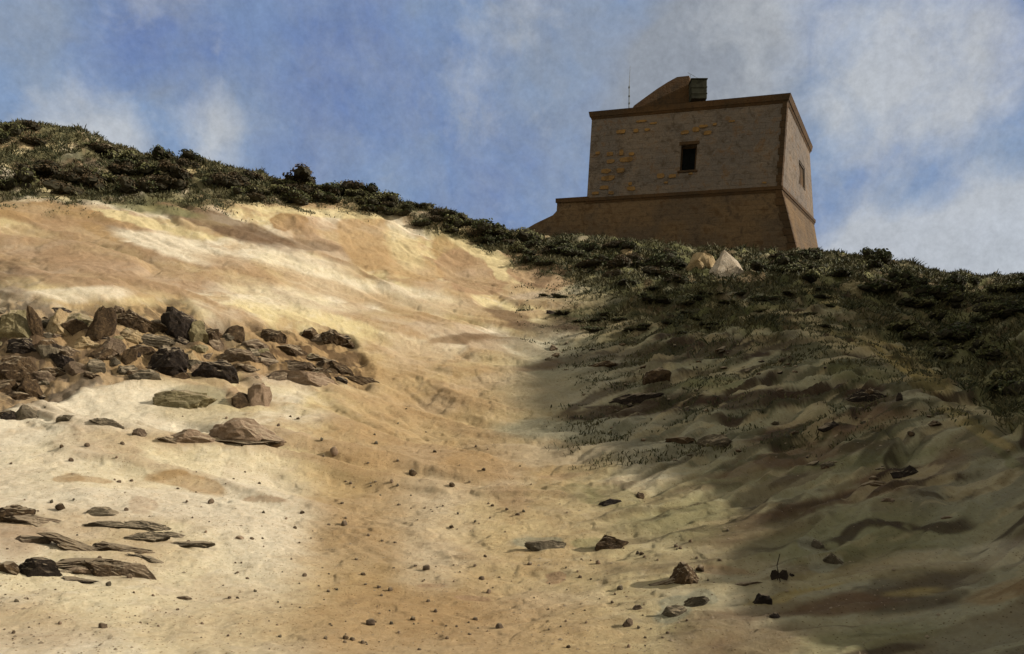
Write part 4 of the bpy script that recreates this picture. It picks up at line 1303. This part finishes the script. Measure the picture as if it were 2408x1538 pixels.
# stones shed from the ledges of the shaded hump
hu = [random.uniform(1290, 2250) for _ in range(110)]
hv = [np.interp(u, [1290, 1500, 1900, 2250], [760, 800, 840, 1010]) + random.random() ** 1.3 * np.interp(u, [1290, 1600, 2250], [150, 300, 230]) for u in hu]
HX, HY, HZ = hits(hu, hv)
for i in range(110):
    w_ = HY[i] / FP * min(26, 5 + random.expovariate(1 / 6))
    bm = rock_mesh(w_ * random.uniform(1, 1.6), w_, w_ * random.uniform(.25, .55), 12000 + i, 2 if w_ < .2 else 3)
    o = from_bm('rock', bm, RM[random.choice(('dark', 'dark', 'brown', 'grey', 'black'))])
    o.location = (HX[i], HY[i], HZ[i] - .02)
    o.rotation_euler = (random.uniform(-.2, .2), random.uniform(-.5, .1), random.uniform(-.3, .9))
    tag(o, 'small dark stone lying on the ledges of the shaded hump', 'rock', 'small stones on the shaded hump')


def build_grit():
    r = np.random.default_rng(9)
    n = 9000
    y = 6.6 + 20 * r.random(n) ** 1.6
    x = (r.random(n) * 2 - 1) * y * .62
    keep = r.random(n) < np.clip((fbm(x / 1.6, y / 1.6, 501, 3) - .42) * 5, .06, 1)
    x, y = x[keep], y[keep]; n = len(x)
    h = height(x, y)
    s_ = r.uniform(.005, .016, n) * (1 + (r.random(n) > .93) * 1.0)
    tmpl = np.array([(1, 0, 0), (.2, .9, .1), (-.9, .5, 0), (-.7, -.7, .1), (.4, -.9, 0), (0.1, 0, .8)])
    fc = np.array([(0, 1, 5), (1, 2, 5), (2, 3, 5), (3, 4, 5), (4, 0, 5)])
    a = r.uniform(0, 6.28, n)
    c_, q_ = np.cos(a)[:, None], np.sin(a)[:, None]
    tx = tmpl[None, :, 0] * c_ - tmpl[None, :, 1] * q_; ty = tmpl[None, :, 0] * q_ + tmpl[None, :, 1] * c_
    co = np.stack([x[:, None] + tx * s_[:, None], y[:, None] + ty * s_[:, None], h[:, None] - .002 + tmpl[None, :, 2] * s_[:, None] * r.uniform(.6, 1.2, n)[:, None]], -1).reshape(-1, 3)
    idx = (fc[None] + (np.arange(n) * 6)[:, None, None]).reshape(-1).astype(np.int32)
    me = bpy.data.meshes.new('gravel')
    me.vertices.add(len(co)); me.vertices.foreach_set('co', co.ravel())
    me.loops.add(len(idx)); me.loops.foreach_set('vertex_index', idx)
    me.polygons.add(len(idx) // 3); me.polygons.foreach_set('loop_start', (np.arange(len(idx) // 3) * 3).astype(np.int32))
    me.update(calc_edges=True)
    return link('gravel', me, RM['brown'])


tag(build_grit(), 'fine brown grit strewn over the sand in the foreground', 'gravel', None, 'stuff')

# pebbles strewn over the lit sand
protos = []
for k in range(7):
    bm = rock_mesh(1, .9, random.uniform(.45, .75), 5000 + k, 2)
    me = bpy.data.meshes.new('pebble'); bm.to_mesh(me); bm.free()
    for p in me.polygons: p.use_smooth = True
    me.materials.append(RM[('brown', 'brown', 'dark', 'brown', 'grey', 'brown', 'pink')[k]])
    protos.append(me)
pu, pv, ps = [], [], []
while len(pu) < 285:
    u = random.uniform(10, 1720); v = random.uniform(960, 1530)
    dens = .25 + .75 * min(1, max(0, (v - 1000) / 350)) * math.exp(-((u - 950) / 620) ** 2)
    if random.random() > dens: continue
    if u > 1350 and v < 1240: continue
    if u > 1150 and v < 1080: continue
    if float(vnoise(np.array([u / 130.]), np.array([v / 70.]), 77)[0]) < .46 and random.random() < .75: continue
    pu.append(u); pv.append(v); ps.append(min(20, 3.5 + random.expovariate(1 / 3.4)))
PX, PY, PZ = hits(pu, pv)
for i in range(len(pu)):
    o = bpy.data.objects.new('pebble', protos[i % 7]); COL.objects.link(o)
    k = ps[i] * PY[i] / FP * 1.15
    o.location = (PX[i], PY[i], PZ[i] + k * .04)
    o.scale = (k, k, k)
    o.rotation_euler = (0, 0, random.uniform(0, 6.28))
    tag(o, 'small brown pebble lying loose on the sunlit sand slope', 'pebble', 'loose pebbles on the sunlit sand')


# ------------------------------------------------------------------ plants
def mat_leaf(name, c1, c2, c3):
    m, nt, b = nodes_for(name)
    p = nt.nodes.new('ShaderNodeNewGeometry').outputs['Position']
    n1 = tex(nt, 'ShaderNodeTexNoise', 1.1, p, Detail=3.0)
    n2 = tex(nt, 'ShaderNodeTexNoise', 9.0, p, Detail=3.0)
    c = mixc(nt, rampn(nt, n1.outputs['Fac'], .42, .58), c1, c2)
    c = mixc(nt, rampn(nt, n2.outputs['Fac'], .52, .66), c, c3)
    nt.links.new(c, b.inputs['Base Color'])
    b.inputs['Roughness'].default_value = .7
    return m


LM = {
    'dark green': mat_leaf('dark_green_leaves', (.028, .035, .014), (.044, .048, .019), (.092, .090, .037)),
    'olive': mat_leaf('olive_leaves', (.062, .066, .026), (.088, .084, .036), (.150, .138, .062)),
    'brown': mat_leaf('brown_leaves', (.050, .034, .018), (.036, .028, .014), (.080, .056, .028)),
}
M_STEM = mat_plain('bark', (.06, .042, .026), .3, .9)
M_CORE = mat_plain('twigs', (.026, .023, .014), .3, .95)


def shrub_mesh(seed, n=900, leaf=.085, flat=.62):
    r = np.random.default_rng(seed)
    lobes = []
    for k in range(7):
        a = r.uniform(0, 6.28); d = r.uniform(.1, .62)
        lobes.append((math.cos(a) * d, math.sin(a) * d, r.uniform(.22, .60) * flat * 1.3, r.uniform(.26, .46)))
    verts, faces, mi = [], [], []
    for i in range(n):
        cx, cy, cz, lr = lobes[r.integers(len(lobes))]
        d = r.normal(size=3); d /= np.linalg.norm(d)
        if d[2] < -.3: d[2] *= -1
        q = lr * r.uniform(.72, 1.08) * (1 + .25 * math.sin(d[0] * 7 + seed) * math.cos(d[1] * 6))
        c = np.array([cx, cy, cz]) + d * q * np.array([1, 1, .82])
        if c[2] < 0.02: c[2] = r.uniform(0, .15)
        a = r.normal(size=3); a /= np.linalg.norm(a)
        t = np.cross(a, d); t /= (np.linalg.norm(t) + 1e-6)
        b = np.cross(t, a)
        s_ = leaf * r.uniform(.35, 1.45)
        k = len(verts)
        verts += [tuple(c - t * s_ * .9), tuple(c + b * s_ * .45), tuple(c + t * s_ * .9), tuple(c - b * s_ * .45)]
        faces.append((k, k + 1, k + 2, k + 3)); mi.append(0)
    # twiggy inner mass
    bm = bmesh.new()
    for (cx, cy, cz, lr) in lobes:
        q = bmesh.ops.create_icosphere(bm, subdivisions=2, radius=lr * .74)
        for v_ in q['verts']:
            f = 1 + .25 * math.sin(v_.co.x * 17 + cx * 9) * math.sin(v_.co.y * 15) + .15 * math.sin(v_.co.z * 23)
            v_.co = Vector((v_.co.x * f + cx, v_.co.y * f + cy, v_.co.z * f * .85 + cz))
    for p in range(4):
        a = p * 1.6 + seed
        cyl(bm, (0, 0, -.15), (math.cos(a) * .35, math.sin(a) * .35, .4), .03, .015, 5)
    bm.verts.ensure_lookup_table()
    k = len(verts)
    verts += [v_.co[:] for v_ in bm.verts]
    for f in bm.faces:
        faces.append(tuple(k + v_.index for v_ in f.verts)); mi.append(1)
    bm.free()
    me = bpy.data.meshes.new('bush')
    me.from_pydata(verts, [], faces)
    me.polygons.foreach_set('material_index', np.array(mi, np.int32))
    me.update()
    return me


SHRUB = {}
for key in LM:
    lst = []
    for k in range(4):
        me = shrub_mesh(300 + k * 7 + len(key), 850, .075 if k % 2 else .09, .62 + .1 * k)
        me.materials.append(LM[key]); me.materials.append(M_CORE)
        lst.append(me)
    SHRUB[key] = lst


def put_bush(X, Y, Z, s_, key, label, group=None, sz=1.0):
    o = bpy.data.objects.new('bush', random.choice(SHRUB[key])); COL.objects.link(o)
    o.location = (X, Y, Z - .12 * s_)
    o.scale = (s_ * random.uniform(.9, 1.7), s_ * random.uniform(.8, 1.3), s_ * sz * random.uniform(.6, 1.15))
    o.rotation_euler = (random.uniform(-.15, .15), random.uniform(-.15, .15), random.uniform(0, 6.28))
    return tag(o, label, 'bush', group)


def zone(n, us, tops, bots, keys, size, where, group, tall=.9, skew=1.15):
    pu, pv = [], []
    for i in range(n):
        u = random.uniform(us[0], us[-1])
        t = np.interp(u, us, tops); b = np.interp(u, us, bots)
        f = random.random() ** skew
        pu.append(u); pv.append(t + 4 + f * (b - t))
    X, Y, Z = hits(pu, pv)
    for i in range(n):
        if 1610 < pu[i] < 1765 and 590 < pv[i] < 690: continue
        key = random.choice(keys)
        # lower down the bushes thin out and shrink
        put_bush(X[i], Y[i], Z[i], random.uniform(*size), key,
                 '%s low bush in the dense scrub %s' % (key, where), '%s bushes %s' % (key, group), tall)


zone(80, [-60, 0, 150, 200, 330, 420, 560, 760, 880], [285, 288, 305, 345, 375, 365, 412, 440, 455], [450, 460, 460, 455, 455, 460, 468, 478, 495],
     ['brown', 'brown', 'dark green', 'olive'], (.65, 1.15), 'on the left skyline ridge', 'of the left ridge')
zone(42, [850, 980, 1060, 1130, 1200, 1260], [452, 480, 505, 528, 548, 575], [492, 520, 545, 570, 600, 620],
     ['dark green', 'dark green', 'brown', 'olive'], (.5, .85), 'where the ridge dips towards the tower', 'of the dip')
zone(56, [1240, 1340, 1430, 1640, 1760, 1860], [575, 578, 578, 596, 606, 608], [625, 640, 680, 660, 650, 640],
     ['dark green', 'dark green', 'dark green', 'brown'], (.45, .85), 'along the foot of the tower', 'at the tower foot')
zone(32, [1860, 1960, 2060, 2160, 2240, 2408, 2440], [604, 606, 606, 640, 654, 652, 652], [650, 670, 690, 730, 760, 760, 760],
     ['dark green', 'olive', 'dark green'], (.5, .9), 'on the skyline right of the tower', 'right of the tower')
zone(30, [1300, 1400, 1560, 1700, 1850, 1960], [690, 670, 665, 670, 670, 680], [745, 780, 800, 790, 790, 780],
     ['dark green', 'dark green', 'olive'], (.3, .62), 'on top of the shaded hump', 'on the hump', .45, 1.0)
zone(28, [2120, 2200, 2300, 2408, 2450], [700, 690, 680, 670, 670], [790, 850, 900, 940, 960],
     ['dark green', 'olive', 'olive'], (.4, .8), 'on the shaded slope at the far right', 'of the right slope')
for (u, v, s_, key, lab, sz) in [
    (1165, 556, 1.05, 'dark green', 'rounded dark bush standing out where the ridge meets the tower slope', 1.0),
    (2062, 616, .75, 'dark green', 'upright dark bush making a knob on the right skyline', 1.25),
    (440, 392, .8, 'brown', 'broad brown bush making the second hump of the left skyline', .8),
    (505, 410, .5, 'dark green', 'dark green bush at the right end of the second skyline hump', .95),
    (2258, 800, 1.15, 'dark green', 'large very dark bush below the pale patch on the right slope', .9),
    (1560, 632, 1.15, 'dark green', 'largest dark bush left of the tan and white boulders', .9),
    (1340, 600, .95, 'dark green', 'dark bush beneath the left corner of the tower base', .9),
    (1420, 622, 1.0, 'dark green', 'dark bush below the pale stone near the tower wall', .8),
    (1640, 705, .6, 'dark green', 'small dark bush on top of the shaded hump', .7),
    (1540, 715, .7, 'dark green', 'low spreading bush left of the small one on the hump', .5),
    (1840, 610, .7, 'brown', 'brown bush in front of the near corner of the tower', .7),
    (1900, 606, .8, 'dark green', 'dark bush against the sunlit side of the tower base', .6)]:
    X, Y, Z = hit(u, v)
    put_bush(X, Y, Z, s_, key, lab, None, sz)


def build_cover():
    """low herbs and dry grass between the bushes: nobody could count it"""
    r = np.random.default_rng(5)
    n = 420000
    y = 16 + 42 * r.random(n) ** .8
    x = (r.random(n) * 2 - 1) * y * .64
    h = height(x, y)
    u, v = px_of(x, y, h)
    veg, outc = masks(x, y, u, v)
    pat = fbm(x / 1.4, y / 1.4, 401, 4)
    edge = fbm(x / .7, y / .7, 407, 3)
    tall_ = veg * sstep(.50, .62, fbm(x / .9, y / .9, 421, 3))
    humptuft = (x > 0) * (fbm(x / 1.1, y / 1.0, 411, 4) > .60) * .5 * (y > 31)
    herb = (x > .5) * sstep(.50, .58, fbm(a_h(x, y) / 3.2, b_h(x, y) / .9, 181, 4) + .05 * sstep(19, 26, y)) * (y > 17.5) * sstep(1270, 1420, u)
    keep = r.random(n) < np.maximum(np.maximum(veg * (pat > np.where(x > 3, .47, .36)), humptuft * .8), herb * .75)
    small = np.where(veg > .4, 1, .55)
    x, y, h, pat, tall_, small = x[keep], y[keep], h[keep], pat[keep], tall_[keep], small[keep]
    n = len(x)
    w = r.uniform(.012, .026, n) * (y / 40 + .4); L = r.uniform(.05, .16, n) * np.where(pat > .5, 1.15, .8) * (1 + .7 * tall_) * small
    a = r.uniform(0, 6.28, n)
    lx = r.normal(0, .45, n) * L; ly = r.normal(0, .45, n) * L
    p0 = np.stack([x - np.cos(a) * w, y - np.sin(a) * w, h - .03], 1)
    p1 = np.stack([x + np.cos(a) * w, y + np.sin(a) * w, h - .03], 1)
    p2 = np.stack([x + lx + np.cos(a) * w * .8, y + ly + np.sin(a) * w * .8, h + L * .8], 1)
    p3 = np.stack([x + lx * 1.5, y + ly * 1.5, h + L], 1)
    co = np.stack([p0, p1, p2, p3], 1).reshape(-1, 3)
    me = bpy.data.meshes.new('ground_cover')
    me.vertices.add(len(co)); me.vertices.foreach_set('co', co.ravel())
    me.loops.add(4 * n); me.loops.foreach_set('vertex_index', np.arange(4 * n, dtype=np.int32))
    me.polygons.add(n); me.polygons.foreach_set('loop_start', (np.arange(n) * 4).astype(np.int32))
    me.update(calc_edges=True)
    mats = [mat_leaf('herb_leaves', (.028, .031, .013), (.056, .050, .022), (.10, .088, .042))]
    me.materials.append(mats[0])
    return link('ground_cover', me)


gc = build_cover()
tag(gc, 'low dark green herbs and dry grass between the bushes on the hill', 'ground cover', None, 'stuff')

# little dry weed near the bottom
X, Y, Z = hit(1832, 1376)
k = Y / FP
wd = empty('dry_weed', (X, Y, Z))
tag(wd, 'little dark dry weed with two broad leaves and one thin stem on the sand', 'plant')
bm = bmesh.new()
pts = [Vector((4 * k, 0, -.01)), Vector((-2 * k, 0, 22 * k)), Vector((-5 * k, 0, 40 * k)), Vector((2 * k, 0, 68 * k))]
for a_, b_ in zip(pts[:-1], pts[1:]): cyl(bm, a_, b_, 1.3 * k, .9 * k, 6)
from_bm('stem', bm, RM['black'], wd)
for s_, w_ in ((-1, 20), (1, 22), (-.3, 14)):
    bm = bmesh.new()
    prof = [(0, 24), (.35, 34), (.8, 32), (1.0, 18), (.85, 6), (.45, 8), (.1, 12)]
    top = [bm.verts.new((s_ * a_ * w_ * k, -.01 * a_ * s_ + .004, b_ * k * .9)) for a_, b_ in prof]
    bot = [bm.verts.new(v_.co + Vector((0, .006, 0))) for v_ in top]
    bm.faces.new(top); bm.faces.new(list(reversed(bot)))
    for i in range(len(top)): bm.faces.new((top[i], bot[i], bot[(i + 1) % len(top)], top[(i + 1) % len(top)]))
    from_bm('leaf', bm, RM['black'], wd)
